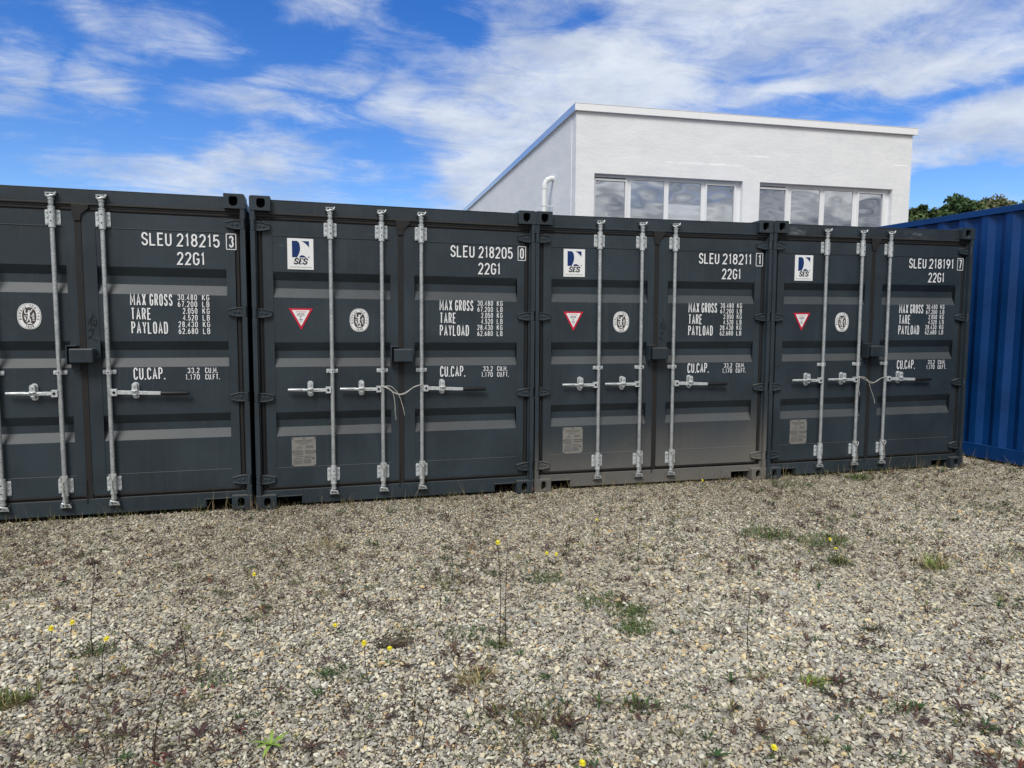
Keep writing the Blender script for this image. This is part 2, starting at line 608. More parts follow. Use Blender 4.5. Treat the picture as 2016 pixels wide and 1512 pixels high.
def ground():
    xs = np.concatenate([[-900, -300, -100, -40, -15, -8], np.arange(-5, 11.01, 0.06), [13, 17, 25, 60, 120, 350, 900]])
    ys = np.concatenate([[-900, -300, -100, -40, -15, -9], np.arange(-6.5, 0.41, 0.05), [1.5, 4, 8, 16, 30, 60, 150, 400, 900]])
    xs = np.unique(np.concatenate([xs, np.arange(0.70, 1.03, 0.011)]))
    ys = np.unique(np.concatenate([ys, np.arange(-2.85, -2.55, 0.011)]))
    X, Y = np.meshgrid(xs, ys, indexing='ij')
    Z = gz(X, Y)
    nx, ny = len(xs), len(ys)
    v = np.stack([X.ravel(), Y.ravel(), Z.ravel()], 1)
    i, j = np.meshgrid(np.arange(nx - 1), np.arange(ny - 1), indexing='ij')
    a = (i * ny + j).ravel()
    f = np.stack([a, a + ny, a + ny + 1, a + 1], 1)
    me = bpy.data.meshes.new('ground')
    me.from_pydata(v.tolist(), [], f.tolist())
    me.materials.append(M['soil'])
    me.polygons.foreach_set('use_smooth', [True] * len(f))
    o = bpy.data.objects.new('ground', me)
    COL.objects.link(o)
    o['kind'] = 'structure'


ground()


def wedge(n, margin=0.5):
    """random points on the yard in front of the containers, over the stretch the yard shows"""
    x = rng.uniform(-4.2, 9.6, n)
    y = rng.uniform(-5.0, 0.35, n)
    # side limits of the stretch of yard in front of the row
    left = 0.51 + (y + 5.965) * math.tan(R(15.962 - 37.0)) - margin
    right = 0.51 + (y + 5.965) * math.tan(R(15.962 + 37.2)) + margin
    k = (x > left) & (x < right) & (y > -4.6)
    # nothing below the blue container's wall line or deep under the dark ones
    k &= x < 7.93 - 0.061 * y
    k &= (((x - 0.86) / 0.085) ** 2 + ((y + 2.70) / 0.062) ** 2) > 1
    k &= ~((y > 0.10) & (x < 7.2))
    return x[k], y[k]


def gravel():
    def layer(n, lo, hi, pw, zoff):
        x, y = wedge(n)
        m = len(x)
        s = lo + (hi - lo) * rng.random(m) ** pw
        return x, y, s, np.full(m, zoff)
    parts = [layer(560000, 0.0028, 0.0060, 1.4, 0.001), layer(520000, 0.0050, 0.0102, 1.6, 0.005), layer(66000, 0.009, 0.0170, 2.2, 0.009)]
    x, y, s, zo = (np.concatenate(q) for q in zip(*parts))
    # patches of larger and finer stone, trodden stretch nearer the doors
    fine = 0.5 + 0.5 * np.sin(1.1 * x + 0.7 * y + 0.5) * np.sin(0.9 * y - 0.6 * x + 2.0)
    near = np.clip((y + 2.6) / 2.4, 0, 1)
    s = s * (1.10 - 0.26 * fine - 0.22 * near)
    pit = (((x - 0.86) / 0.095) ** 2 + ((y + 2.70) / 0.068) ** 2) < 1
    keep = ~pit
    keep &= rng.random(len(x)) > 0.25 * near * (zo < 0.003)
    x, y, s, zo, near = x[keep], y[keep], s[keep], zo[keep], near[keep]
    n = len(x)
    z = gz(x, y) + zo * 0.7 + s * rng.uniform(-0.1, 0.75, n)
    flat = rng.uniform(0.35, 0.75, n)
    scl = np.stack([s * rng.uniform(0.85, 1.5, n), s * rng.uniform(0.75, 1.1, n), s * flat], 1)
    rot = np.stack([rng.normal(0, 0.42, n), rng.normal(0, 0.42, n), rng.uniform(0, 6.283, n)], 1)
    tone = rng.random(n)
    dirty = np.clip(0.20 + 0.62 * near + 0.42 * np.sin(1.9 * x + 1.2 * y) * np.sin(1.4 * y - 1.1 * x + 0.4), 0, 0.85)
    me = bpy.data.meshes.new('gravel')
    me.vertices.add(n)
    me.vertices.foreach_set('co', np.stack([x, y, z], 1).astype(np.float32).ravel())
    for nm, typ, arr in (('scl', 'FLOAT_VECTOR', scl), ('rot', 'FLOAT_VECTOR', rot)):
        a = me.attributes.new(nm, typ, 'POINT')
        a.data.foreach_set('vector', arr.astype(np.float32).ravel())
    a = me.attributes.new('tone', 'FLOAT', 'POINT')
    a.data.foreach_set('value', tone.astype(np.float32))
    a = me.attributes.new('dirty', 'FLOAT', 'POINT')
    a.data.foreach_set('value', (dirty * rng.uniform(0.3, 1.0, n)).astype(np.float32))
    a = me.attributes.new('pick', 'INT', 'POINT')
    a.data.foreach_set('value', rng.integers(0, 10, n).astype(np.int32))
    me.materials.append(M['stone'])
    o = bpy.data.objects.new('gravel', me)
    COL.objects.link(o)
    o['kind'] = 'stuff'
    o['label'] = 'pale crushed limestone gravel covering the yard'
    ng = bpy.data.node_groups.new('scatter_stones', 'GeometryNodeTree')
    ng.interface.new_socket('Geometry', in_out='INPUT', socket_type='NodeSocketGeometry')
    ng.interface.new_socket('Geometry', in_out='OUTPUT', socket_type='NodeSocketGeometry')
    t = NT(ng)
    gi = t.add('NodeGroupInput')
    go = t.add('NodeGroupOutput')
    join = t.add('GeometryNodeJoinGeometry')
    for k in range(10):
        ico = t.add('GeometryNodeMeshIcoSphere')
        ico.inputs['Radius'].default_value = 1.0
        ico.inputs['Subdivisions'].default_value = 2
        ns = t.add('ShaderNodeTexNoise', noise_dimensions='4D')
        ns.inputs['W'].default_value = 3.7 * k
        ns.inputs['Scale'].default_value = 0.95
        ns.inputs['Detail'].default_value = 1.0
        pos = t.add('GeometryNodeInputPosition')
        t.l.new(pos.outputs[0], ns.inputs['Vector'])
        # chunky: push along the normal, then clip with a skewed cube so that facets appear
        d = t.math('MULTIPLY', t.math('SUBTRACT', ns.outputs['Fac'], 0.5), 1.9)
        off = t.vmath('SCALE', pos.outputs[0], scale=d)
        sp = t.add('GeometryNodeSetPosition')
        t.l.new(ico.outputs[0], sp.inputs['Geometry'])
        t.l.new(off, sp.inputs['Offset'])
        pos2 = t.add('GeometryNodeInputPosition')
        cur = pos2.outputs[0]
        for q in range(5):
            nv = Vector((random.uniform(-1, 1), random.uniform(-1, 1), random.uniform(-1, 1))).normalized()
            dd = t.vmath('DOT_PRODUCT', cur, tuple(nv))
            ex = t.math('MAXIMUM', t.math('SUBTRACT', dd, random.uniform(0.45, 0.72)), 0.0)
            cur = t.vmath('SUBTRACT', cur, t.vmath('SCALE', tuple(nv), scale=ex))
        sp2 = t.add('GeometryNodeSetPosition')
        t.l.new(sp.outputs[0], sp2.inputs['Geometry'])
        t.l.new(cur, sp2.inputs['Position'])
        sm = t.add('GeometryNodeSetMaterial')
        sm.inputs['Material'].default_value = M['stone']
        t.l.new(sp2.outputs[0], sm.inputs['Geometry'])
        gt = t.add('GeometryNodeGeometryToInstance')
        t.l.new(sm.outputs[0], gt.inputs[0])
        t.l.new(gt.outputs[0], join.inputs[0])
    iop = t.add('GeometryNodeInstanceOnPoints')
    t.l.new(gi.outputs[0], iop.inputs['Points'])
    t.l.new(join.outputs[0], iop.inputs['Instance'])
    iop.inputs['Pick Instance'].default_value = True
    for nm, typ, sock in (('pick', 'INT', 'Instance Index'), ('rot', 'FLOAT_VECTOR', 'Rotation'), ('scl', 'FLOAT_VECTOR', 'Scale')):
        na = t.add('GeometryNodeInputNamedAttribute', data_type=typ)
        na.inputs[0].default_value = nm
        src = [q for q in na.outputs if q.enabled and q.name == 'Attribute'][0]
        if sock == 'Rotation':
            er = t.add('FunctionNodeEulerToRotation')
            t.l.new(src, er.inputs[0])
            src = er.outputs[0]
        t.l.new(src, iop.inputs[sock])
    t.l.new(iop.outputs[0], go.inputs[0])
    md = o.modifiers.new('scatter', 'NODES')
    md.node_group = ng


gravel()

# ------------------------------------------------------------------ stroke lettering (stencil-like condensed capitals)


def arc(cx, cy, rx, ry, a0, a1, n=8):
    return [(cx + rx * math.cos(R(a0 + (a1 - a0) * k / n)), cy + ry * math.sin(R(a0 + (a1 - a0) * k / n))) for k in range(n + 1)]


_O = arc(.5, .74, .5, .26, 180, 0) + arc(.5, .26, .5, .26, 0, -180) + [(0, .74)]
GL = {
    'O': [_O], '0': [_O],
    'S': [arc(.5, .75, .48, .25, 5, 180) + [(.06, .64), (.3, .545), (.7, .455), (.94, .36)] + arc(.5, .25, .5, .25, 0, -175)],
    'L': [[(0, 1), (0, 0), (1, 0)]], 'E': [[(1, 1), (0, 1), (0, 0), (1, 0)], [(0, .52), (.85, .52)]],
    'F': [[(1, 1), (0, 1), (0, 0)], [(0, .52), (.85, .52)]],
    'U': [[(0, 1)] + arc(.5, .26, .5, .26, 180, 360) + [(1, 1)]],
    'G': [arc(.5, .74, .5, .26, 10, 180) + arc(.5, .26, .5, .26, 180, 360) + [(1, .46), (.55, .46)]],
    'C': [arc(.5, .74, .5, .26, 8, 180) + arc(.5, .26, .5, .26, 180, 352)],
    'M': [[(0, 0), (0, 1), (.5, .3), (1, 1), (1, 0)]], 'N': [[(0, 0), (0, 1), (1, 0), (1, 1)]],
    'A': [[(0, 0), (.5, 1), (1, 0)], [(.18, .3), (.82, .3)]], 'X': [[(0, 0), (1, 1)], [(0, 1), (1, 0)]],
    'V': [[(0, 1), (.5, 0), (1, 1)]], 'Y': [[(0, 1), (.5, .48), (1, 1)], [(.5, .48), (.5, 0)]],
    'R': [[(0, 0), (0, 1)] + arc(.5, .76, .5, .24, 90, -90) + [(0, .52)], [(.5, .52), (1, 0)]],
    'P': [[(0, 0), (0, 1)] + arc(.5, .75, .5, .25, 90, -90) + [(0, .5)]],
    'D': [[(0, 0), (0, 1), (.4, 1)] + arc(.45, .7, .55, .3, 90, 0) + arc(.45, .3, .55, .3, 0, -90) + [(0, 0)]],
    'B': [[(0, 0), (0, 1)] + arc(.5, .77, .45, .23, 90, -90) + [(0, .54)], [(.5, .54)] + arc(.5, .27, .5, .27, 90, -90) + [(0, 0)]],
    'T': [[(0, 1), (1, 1)], [(.5, 1), (.5, 0)]], 'K': [[(0, 0), (0, 1)], [(1, 1), (.05, .42)], [(.32, .6), (1, 0)]],
    'I': [[(.5, 0), (.5, 1)]], '.': [[(.5, 0), (.5, .035)]],
    '1': [[(.1, .82), (.62, 1), (.62, 0)]],
    '2': [arc(.5, .74, .48, .26, 172, 0) + [(.93, .6), (0, 0), (1, 0)]],
    '3': [arc(.48, .76, .46, .24, 165, -70), arc(.5, .27, .5, .27, 75, -168)],
    '4': [[(.75, 0), (.75, 1), (0, .28), (1, .28)]],
    '5': [[(.95, 1), (.1, 1), (.05, .54)] + arc(.5, .32, .5, .32, 125, -165)],
    '6': [arc(.5, .3, .5, .3, 180, -180), [(0, .3), (.06, .55), (.62, 1)]],
    '7': [[(0, 1), (1, 1), (.35, 0)]],
    '8': [arc(.5, .77, .44, .23, 0, 360), arc(.5, .27, .5, .27, 0, 360)],
    '9': [arc(.5, .7, .5, .3, 0, 360), [(1, .7), (.94, .45), (.38, 0)]],
}
WD = {'1': .62, 'I': .3, '.': .28, 'M': 1.25, ' ': .55, 'A': 1.1}


def ribbon(mb, pts, w, y, m=0, to=None):
    """flat stroke of width w through pts (x, z)"""
    p = [pts[0]]
    for q in pts[1:]:
        if math.hypot(q[0] - p[-1][0], q[1] - p[-1][1]) > 1e-5:
            p.append(q)
    if len(p) < 2:
        return
    n = len(p)
    L_, R_ = [], []
    closed = math.hypot(p[0][0] - p[-1][0], p[0][1] - p[-1][1]) < 1e-5 and n > 3
    for i in range(n):
        a = p[i - 1] if i > 0 else (p[-2] if closed else None)
        b = p[i + 1] if i < n - 1 else (p[1] if closed else None)
        ds = []
        if a is not None:
            ds.append((p[i][0] - a[0], p[i][1] - a[1]))
        if b is not None:
            ds.append((b[0] - p[i][0], b[1] - p[i][1]))
        ds = [(dx / math.hypot(dx, dz), dz / math.hypot(dx, dz)) for dx, dz in ds]
        if len(ds) == 2:
            nx, nz = -(ds[0][1] + ds[1][1]), ds[0][0] + ds[1][0]
            ln = math.hypot(nx, nz)
            if ln < 1e-4:
                nx, nz, ln = -ds[0][1], ds[0][0], 1
            nx, nz = nx / ln, nz / ln
            c = max(0.45, nx * -ds[0][1] + nz * ds[0][0])
            nx, nz = nx / c, nz / c
        else:
            nx, nz = -ds[0][1], ds[0][0]
        L_.append((p[i][0] + nx * w / 2, p[i][1] + nz * w / 2))
        R_.append((p[i][0] - nx * w / 2, p[i][1] - nz * w / 2))
    vs = L_ + R_
    vs = [(x, y, z) for x, z in vs] if to is None else [to(x, z, y) for x, z in vs]
    mb.add(vs, [(i, i + n, i + 1 + n, i + 1) for i in range(n - 1)], m)


def text(mb, s, x0, x1, z0, z1, w, y, m=0, gap=.34, fit=True):
    ws = [WD.get(c, 1.0) for c in s]
    k = sum(ws) + gap * (len(s) - 1)
    u = (x1 - x0) / k
    x = x0
    n = 0
    for c, q in zip(s, ws):
        if c != ' ':
            gw = q * u
            for st in GL[c]:
                pts = [(x + w / 2 + px * (gw - w), z0 + w / 2 + pz * (z1 - z0 - w)) for px, pz in st]
                if c == '.':
                    pts = [(x + gw / 2, z0), (x + gw / 2, z0 + w * 1.15)]
                ribbon(mb, pts, w, y - 0.0002 * (n % 3), m)
                n += 1
        x += (q + gap) * u


# ------------------------------------------------------------------ dark containers
W, H, LEN = 2.438, 2.591, 6.058
DF = 0.060            # door face behind the casting faces
BARS = (0.632, 1.056, 1.397)
BANDS = ((1.989, 1.920, 1.854, 1.776), (1.403, 1.331, 1.267, 1.196), (0.813, 0.742, 0.681, 0.608))


def casting(mb, left, top):
    """corner fitting 162 x 118 x 178 mm with its front slot"""
    x0 = 0.0 if left else W - 0.162
    x1 = x0 + 0.162
    z0 = H - 0.118 if top else 0.0
    z1 = z0 + 0.118
    big, sm = 0.020, 0.004
    if top:
        rad = (sm, sm, sm, big) if left else (sm, sm, big, sm)
    else:
        rad = (big, sm, sm, sm) if left else (sm, big, sm, sm)
    outer = rrect(x0, x1, z0, z1, rad, 5)
    cx = x0 + (0.089 if left else 0.073)
    cz = (z0 + z1) / 2
    if top:
        hole = rrect(cx - 0.033, cx + 0.033, cz - 0.040, cz + 0.038, (0.032, 0.032, 0.018, 0.018), 5)
    else:
        hole = rrect(cx - 0.026, cx + 0.026, cz - 0.040, cz + 0.040, 0.025, 5)
    ang = lambda q: math.atan2(q[1] - cz, q[0] - cx)
    # pair every hole point with the outer outline by angle
    allang = sorted({round(ang(q), 5) for q in outer} | {round(ang(q), 5) for q in hole})

    def hit(poly, a):
        d = (math.cos(a), math.sin(a))
        best = None
        for i in range(len(poly)):
            p, q = poly[i], poly[(i + 1) % len(poly)]
            e = (q[0] - p[0], q[1] - p[1])
            det = d[0] * -e[1] + d[1] * e[0]
            if abs(det) < 1e-12:
                continue
            r = (p[0] - cx, p[1] - cz)
            t = (r[0] * -e[1] + r[1] * e[0]) / det
            u = (d[0] * r[1] - d[1] * r[0]) / det
            if t > 0 and -1e-6 <= u <= 1 + 1e-6:
                best = t if best is None else max(best, t)
        return (cx + d[0] * best, cz + d[1] * best)
    O = [hit(outer, a) for a in allang]
    I = [hit(hole, a) for a in allang]
    n = len(O)
    v = [(x, 0.0, z) for x, z in O] + [(x, 0.0, z) for x, z in I] + [(x, 0.178, z) for x, z in O] + [(x, 0.045, z) for x, z in I]
    f, fh = [], []
    for i in range(n):
        j = (i + 1) % n
        f.append((i, j, j + n, i + n))
        f.append((i, i + 2 * n, j + 2 * n, j))
        f.append((i + n, j + n, j + 3 * n, i + 3 * n))
    f.append(tuple(range(3 * n - 1, 2 * n - 1, -1)))
    o = len(mb.v)
    mb.add(v, f, 0)
    # interior of the casting seen through the slot
    mb.add([(x, 0.045, z) for x, z in I], [tuple(range(n))], 1)


def corr_sheet(mb, x0, x1, y, z0, z1, dep):
    """door sheet with three pressed horizontal bands"""
    prof = [(z1, y)]
    for a, b, c, d in BANDS:
        prof += [(a, y), (b, y + dep), (c, y + dep), (d, y)]
    prof.append((z0, y))
    v = [(x0, q[1], q[0]) for q in prof] + [(x1, q[1], q[0]) for q in prof]
    n = len(prof)
    mb.add(v, [(i, i + n, i + 1 + n, i + 1)[::-1] for i in range(n - 1)])
    # end walls of the bands
    for a, b, c, d in BANDS:
        for x, flip in ((x0, False), (x1, True)):
            q = [(x, y, a), (x, y + dep, b), (x, y + dep, c), (x, y, d)]
            mb.add(q, [(0, 1, 2, 3) if not flip else (3, 2, 1, 0)])


def hinge(left, z):
    mb = MB()
    s = 1 if left else -1
    ox = 0.0 if left else W

    def X(a):
        return ox + s * a
    # barrel in line with the post
    mb.tube([(X(0.023), 0.018, z - 0.040), (X(0.023), 0.018, z + 0.040)], 0.0185, 12)
    # tapered blade in two lengths with raised rims
    def slab(pts, y0, y1):
        pts = [(X(a), b) for a, b in pts]
        if not left:
            pts = pts[::-1]
        mb.prism(pts, y0, y1)
    slab([(0.036, z - 0.037), (0.085, z - 0.037), (0.155, z - 0.024), (0.158, z + 0.020), (0.085, z + 0.037), (0.036, z + 0.037)], 0.034, DF + 0.004)
    slab([(0.036, z + 0.029), (0.085, z + 0.029), (0.152, z + 0.013), (0.152, z + 0.021), (0.085, z + 0.038), (0.036, z + 0.038)], 0.027, 0.036)
    slab([(0.036, z - 0.038), (0.085, z - 0.038), (0.152, z - 0.025), (0.152, z - 0.017), (0.085, z - 0.030), (0.036, z - 0.030)], 0.027, 0.036)
    mb.disc(X(0.072), 0.026, 0.036, z + 0.002, 0.009, 8)
    mb.disc(X(0.105), 0.026, 0.036, z, 0.008, 8)
    return mb


HZ = (2.350, 1.643, 0.942, 0.246)


def door(left, pm):
    mb = MB()
    y = DF
    if left:
        xa, x0, x1, xb = 0.092, 0.169, 1.132, 1.196
    else:
        xa, x0, x1, xb = 1.244, 1.338, 2.280, 2.346
    zt, zb = 2.402, 0.181
    prd = y - 0.0035
    mb.box(xa, x0, prd, y + 0.05, zb, zt)                 # stiles
    mb.box(x1, xb, prd, y + 0.05, zb, zt)
    mb.box(x0, x1, prd, y + 0.05, 2.285, zt)              # head and foot rails
    mb.box(x0, x1, prd + 0.0005, y + 0.05, zb, 0.335)
    # weld beads round the sheet
    for a, b, z in ((x0, x1, 2.284), (x0, x1, 0.336)):
        mb.tube([(a, y - 0.001, z), (b, y - 0.001, z)], 0.0035, 6)
    for x in (x0, x1):
        mb.tube([(x, y - 0.0005, 0.336), (x, y - 0.0005, 2.284)], 0.0022, 6)
    corr_sheet(mb, x0, x1, y, 0.335, 2.285, 0.040)
    return mb


def gasket(left):
    mb = MB()
    if left:
        mb.box(0.052, 0.092, 0.070, 0.11, 0.150, 2.43)
        mb.box(0.060, 0.080, 0.062, 0.071, 0.165, 2.415)
        mb.box(0.052, 1.20, 0.066, 0.10, 2.403, 2.432)
        mb.box(0.10, 1.20, 0.058, 0.068, 2.414, 2.430)
        mb.box(0.075, 1.20, 0.066, 0.10, 0.148, 0.180)
        mb.box(0.10, 1.20, 0.052, 0.067, 0.164, 0.1795)
        # wide flap over the meeting edge
        mb.box(1.196, 1.243, 0.0525, 0.09, 0.150, 2.400)
        mb.prism([(1.180, 2.455), (1.184, 2.39), (1.197, 2.33), (1.241, 2.33), (1.250, 2.38), (1.30, 2.425), (1.30, 2.455)], 0.043, 0.0535)
        mb.box(1.196, 1.206, 0.046, 0.053, 0.115, 0.30)
    else:
        mb.box(W - 0.092, W - 0.052, 0.070, 0.11, 0.150, 2.43)
        mb.box(W - 0.080, W - 0.060, 0.062, 0.071, 0.165, 2.415)
        mb.box(1.24, W - 0.052, 0.066, 0.10, 2.403, 2.432)
        mb.box(1.31, W - 0.10, 0.058, 0.068, 2.414, 2.430)
        mb.box(1.24, W - 0.075, 0.066, 0.10, 0.148, 0.180)
        mb.box(1.25, W - 0.10, 0.052, 0.067, 0.164, 0.1795)
    return mb


def frame_mesh():
    mb = MB()
    for s in (0, 1):
        a = (lambda x: x) if s == 0 else (lambda x: W - x)
        def bx(x0, x1, *r):
            p, q = sorted((a(x0), a(x1)))
            mb.box(p, q, *r)
        # outer post flange, broken by the hinge barrels
        zs = [0.118] + [q for h in sorted(HZ) for q in (h - 0.042, h + 0.042)] + [H - 0.118]
        for k in range(0, len(zs), 2):
            bx(0.004, 0.040, 0.004, 0.045, zs[k], zs[k + 1])
        bx(0.003, 0.050, 0.047, 0.17, 0.116, H - 0.116)
        bx(0.050, 0.092, 0.112, 0.17, 0.118, H - 0.118)
    # door header with its lower lip
    mb.box(0.050, W - 0.050, 0.050, 0.16, 2.468, 2.566)
    mb.box(0.150, W - 0.150, 0.047, 0.16, 2.566, 2.5715)
    mb.box(0.050, W - 0.050, 0.044, 0.14, 2.452, 2.4679, 1)
    mb.box(0.050, W - 0.050, 0.058, 0.14, 2.433, 2.4519, 1)
    # door sill, notched for the fork pockets
    mb.prism([(0.162, 0.088), (0.366, 0.088), (0.366, 0.022), (W - 0.366, 0.022), (W - 0.366, 0.088), (W - 0.162, 0.088), (W - 0.050, 0.088), (W - 0.050, 0.146), (0.050, 0.146), (0.050, 0.088)], 0.052, 0.16)
    for x0, x1 in ((0.150, 0.376), (W - 0.376, W - 0.150)):
        mb.box(x0, x1, 0.046, 0.16, 0.0875, 0.097)
        mb.box(x0 + 0.02 if x0 > 1 else x0, x1, 0.20, 0.21, 0.0, 0.09, 2)
    # keepers for the locking cams
    for b in BARS:
        mb.box(b - 0.040, b + 0.040, 0.038, 0.0525, 2.488, 2.535)
        mb.box(b - 0.042, b + 0.042, 0.038, 0.0535, 0.076, 0.130)
    # bottom side rails, top side rails
    for x0, x1 in ((0.01, 0.06), (W - 0.06, W - 0.01)):
        mb.box(x0, x1, 0.17, LEN - 0.17, 0.016, 0.13)
        mb.box(x0, x1, 0.17, LEN - 0.17, 2.50, 2.56)
    mb.box(0.05, W - 0.05, LEN - 0.16, LEN - 0.06, 0.02, 0.15)
    mb.box(0.05, W - 0.05, LEN - 0.16, LEN - 0.06, 2.46, 2.56)
    return mb


def side_sheet(x, y0, y1, z0, z1, dep, inward):
    """vertical corrugated wall in the plane x"""
    mb = MB()
    prof = []
    y = y0
    pat = [(0.072, 0), (0.068, 1), (0.070, 1), (0.068, 0)]
    prof.append((y, 0))
    k = 0
    while y < y1 - 0.001:
        d, lv = pat[k % 4]
        y = min(y + d, y1)
        prof.append((y, lv if y < y1 - 0.001 else prof[-1][1]))
        k += 1
    n = len(prof)
    v = [(x + inward * dep * l, yy, z0) for yy, l in prof] + [(x + inward * dep * l, yy, z1) for yy, l in prof]
    fs = [(i, i + n, i + 1 + n, i + 1) if inward > 0 else (i, i + 1, i + 1 + n, i + n) for i in range(n - 1)]
    mb.add(v, fs)
    return mb


def bar_mesh(b):
    mb = MB()
    mb.tube([(b, 0.028, 0.128), (b, 0.028, 2.495)], 0.0165, 14)
    return mb


def cam_mesh(b, top):
    mb = MB()
    if top:
        s, z = 1, 2.448
    else:
        s, z = -1, 0.178
    Z = lambda q: z + s * q
    y = 0.026
    mb.tube([(b, y, Z(-0.005)), (b, y, Z(0.030))], 0.0195, 12)
    mb.tube([(b, y, Z(0.028)), (b, y, Z(0.040))], 0.024, 12)
    mb.tube([(b, y, Z(0.040)), (b, y, Z(0.072))], [0.016, 0.014], 10)
    # claws
    mb.tube([(b - 0.026, y - 0.006, Z(0.050)), (b + 0.004, y - 0.010, Z(0.056)), (b + 0.030, y - 0.004, Z(0.064))], [0.009, 0.012, 0.010], 8)
    mb.tube([(b - 0.030, y - 0.004, Z(0.058)), (b - 0.020, y - 0.008, Z(0.074))], [0.010, 0.008], 8)
    z0, z1 = sorted((Z(0.048), Z(0.074)))
    mb.box(b - 0.022, b + 0.024, y - 0.011, y + 0.012, z0, z1, 1)  # black box stands in for the shaded gap between the claws
    z0, z1 = sorted((Z(0.074), Z(0.082)))
    mb.box(b - 0.034, b + 0.036, y - 0.016, y + 0.012, z0, z1)
    mb.tube([(b + 0.030, y - 0.010, Z(0.066)), (b + 0.040, y - 0.012, Z(0.086))], [0.010, 0.006], 8)
    return mb


def bracket_mesh(b, z0, z1, full=True):
    mb = MB()
    zc = (z0 + z1) / 2
    if full:
        for sx in (-1, 1):
            p = rrect(min(b + sx * 0.020, b + sx * 0.052), max(b + sx * 0.020, b + sx * 0.052), z0, z1, 0.008, 3)
            mb.prism(p, DF - 0.010, DF - 0.002)
            for q in (-0.042, 0.0, 0.042):
                mb.disc(b + sx * 0.038, DF - 0.017, DF - 0.009, zc + q, 0.0085 if q else 0.006, 8)
        mb.tube([(b, 0.029, z0 - 0.014), (b, 0.029, z1 + 0.016)], 0.0235, 14)
        mb.tube([(b, 0.029, z0 - 0.020), (b, 0.029, z0 - 0.012)], 0.0255, 14)
        mb.tube([(b, 0.029, z1 + 0.012), (b, 0.029, z1 + 0.020)], 0.0255, 14)
        for q in (-0.032, 0.032):
            mb.disc(b, 0.0040, 0.012, zc + q, 0.0055, 8, 1)
    else:
        mb.prism(rrect(b - 0.048, b + 0.048, z0, z1, 0.006, 3), DF - 0.010, DF - 0.002)
        mb.tube([(b, 0.030, z0), (b, 0.030, z1)], 0.0215, 14)
        for sx in (-1, 1):
            mb.disc(b + sx * 0.036, DF - 0.017, DF - 0.009, zc, 0.008, 8)
        mb.disc(b, 0.0070, 0.014, zc, 0.0055, 8, 1)
    return mb


def handle_mesh(b, right):
    mb = MB()
    s = 1 if right else -1
    X = lambda a: b + s * a

    def bx(a0, a1, y0, y1, z0, z1, m=0):
        p, q = sorted((X(a0), X(a1)))
        mb.box(p, q, y0, y1, z0, z1, m)
    zc = 1.000
    bx(0.012, 0.056, 0.004, 0.040, zc - 0.028, zc + 0.026)         # hub
    mb.disc(X(0.036), -0.002, 0.006, zc, 0.010, 8, 1)
    if right:
        pts = [(X(0.05), zc + 0.016), (X(0.375), zc + 0.000), (X(0.375), zc - 0.026), (X(0.05), zc - 0.016)]
        mb.prism(pts[::-1], 0.012, 0.022)
        mb.tube([(X(0.370), 0.017, zc - 0.013), (X(0.40), 0.017, zc - 0.014), (X(0.565), 0.014, zc - 0.015), (X(0.580), 0.014, zc - 0.015)], [0.017, 0.0175, 0.0165, 0.011], 10, 2)
    else:
        pts = [(X(0.05), zc - 0.014), (X(0.05), zc + 0.014), (X(0.22), zc + 0.013), (X(0.362), zc + 0.015), (X(0.362), zc - 0.005), (X(0.22), zc - 0.012)]
        mb.prism(pts[::-1] if False else pts, 0.010, 0.022)
        mb.tube([(X(0.09), 0.014, zc + 0.003), (X(0.24), 0.010, zc + 0.003)], [0.006, 0.010], 8)
        mb.tube([(X(0.23), 0.014, zc + 0.004), (X(0.361), 0.014, zc + 0.006)], [0.013, 0.0105], 8)
    return mb


def catch_mesh(b, right):
    mb = MB()
    x = b + (0.183 if right else -0.180)
    z = 1.010
    mb.prism(rrect(x - 0.024, x + 0.024, z - 0.066, z + 0.066, 0.022, 5), DF - 0.012, DF - 0.002)
    mb.disc(x, DF - 0.024, DF - 0.010, z + 0.046, 0.012, 10)
    mb.disc(x, DF - 0.024, DF - 0.010, z - 0.050, 0.012, 10)
    mb.prism(rrect(x - 0.019, x + 0.019, z - 0.004, z + 0.060, 0.014, 4), 0.0, 0.034)
    mb.box(x - 0.013, x + 0.013, 0.002, DF - 0.01, z - 0.036, z - 0.026)
    mb.disc(x, -0.008, 0.002, z + 0.040, 0.009, 8)
    mb.tube([(x - 0.022, 0.004, z + 0.004), (x, -0.006, z - 0.002), (x + 0.022, 0.004, z + 0.004)], 0.007, 8)
    return mb


def lockbox_mesh():
    mb = MB()
    # box on the right-hand door
    mb.box(1.148, 1.313, -0.050, 0.050, 1.237, 1.347)
    return mb


def lock_bracket_mesh():
    mb = MB()
    mb.box(1.122, 1.131, -0.030, DF, 1.224, 1.372)
    mb.box(1.131, 1.190, -0.020, DF, 1.364, 1.372)
    return mb


def lock_hook_mesh():
    mb = MB()
    mb.tube([(1.306, 0.03, 1.285), (1.330, 0.02, 1.275), (1.332, 0.02, 1.258), (1.306, 0.03, 1.252)], 0.005, 6)
    return mb


def lock_stop_mesh():
    mb = MB()
    mb.box(1.150, 1.194, 0.044, DF, 1.176, 1.205)
    return mb


YT = DF - 0.0052


def number_mesh(num):
    mb = MB()
    y = YT - 0.0008
    text(mb, 'SLEU', 1.660, 1.878, 2.160, 2.264, 0.0122, y, gap=.20)
    text(mb, num, 1.915, 2.234, 2.160, 2.264, 0.0122, y, gap=.22)
    return mb


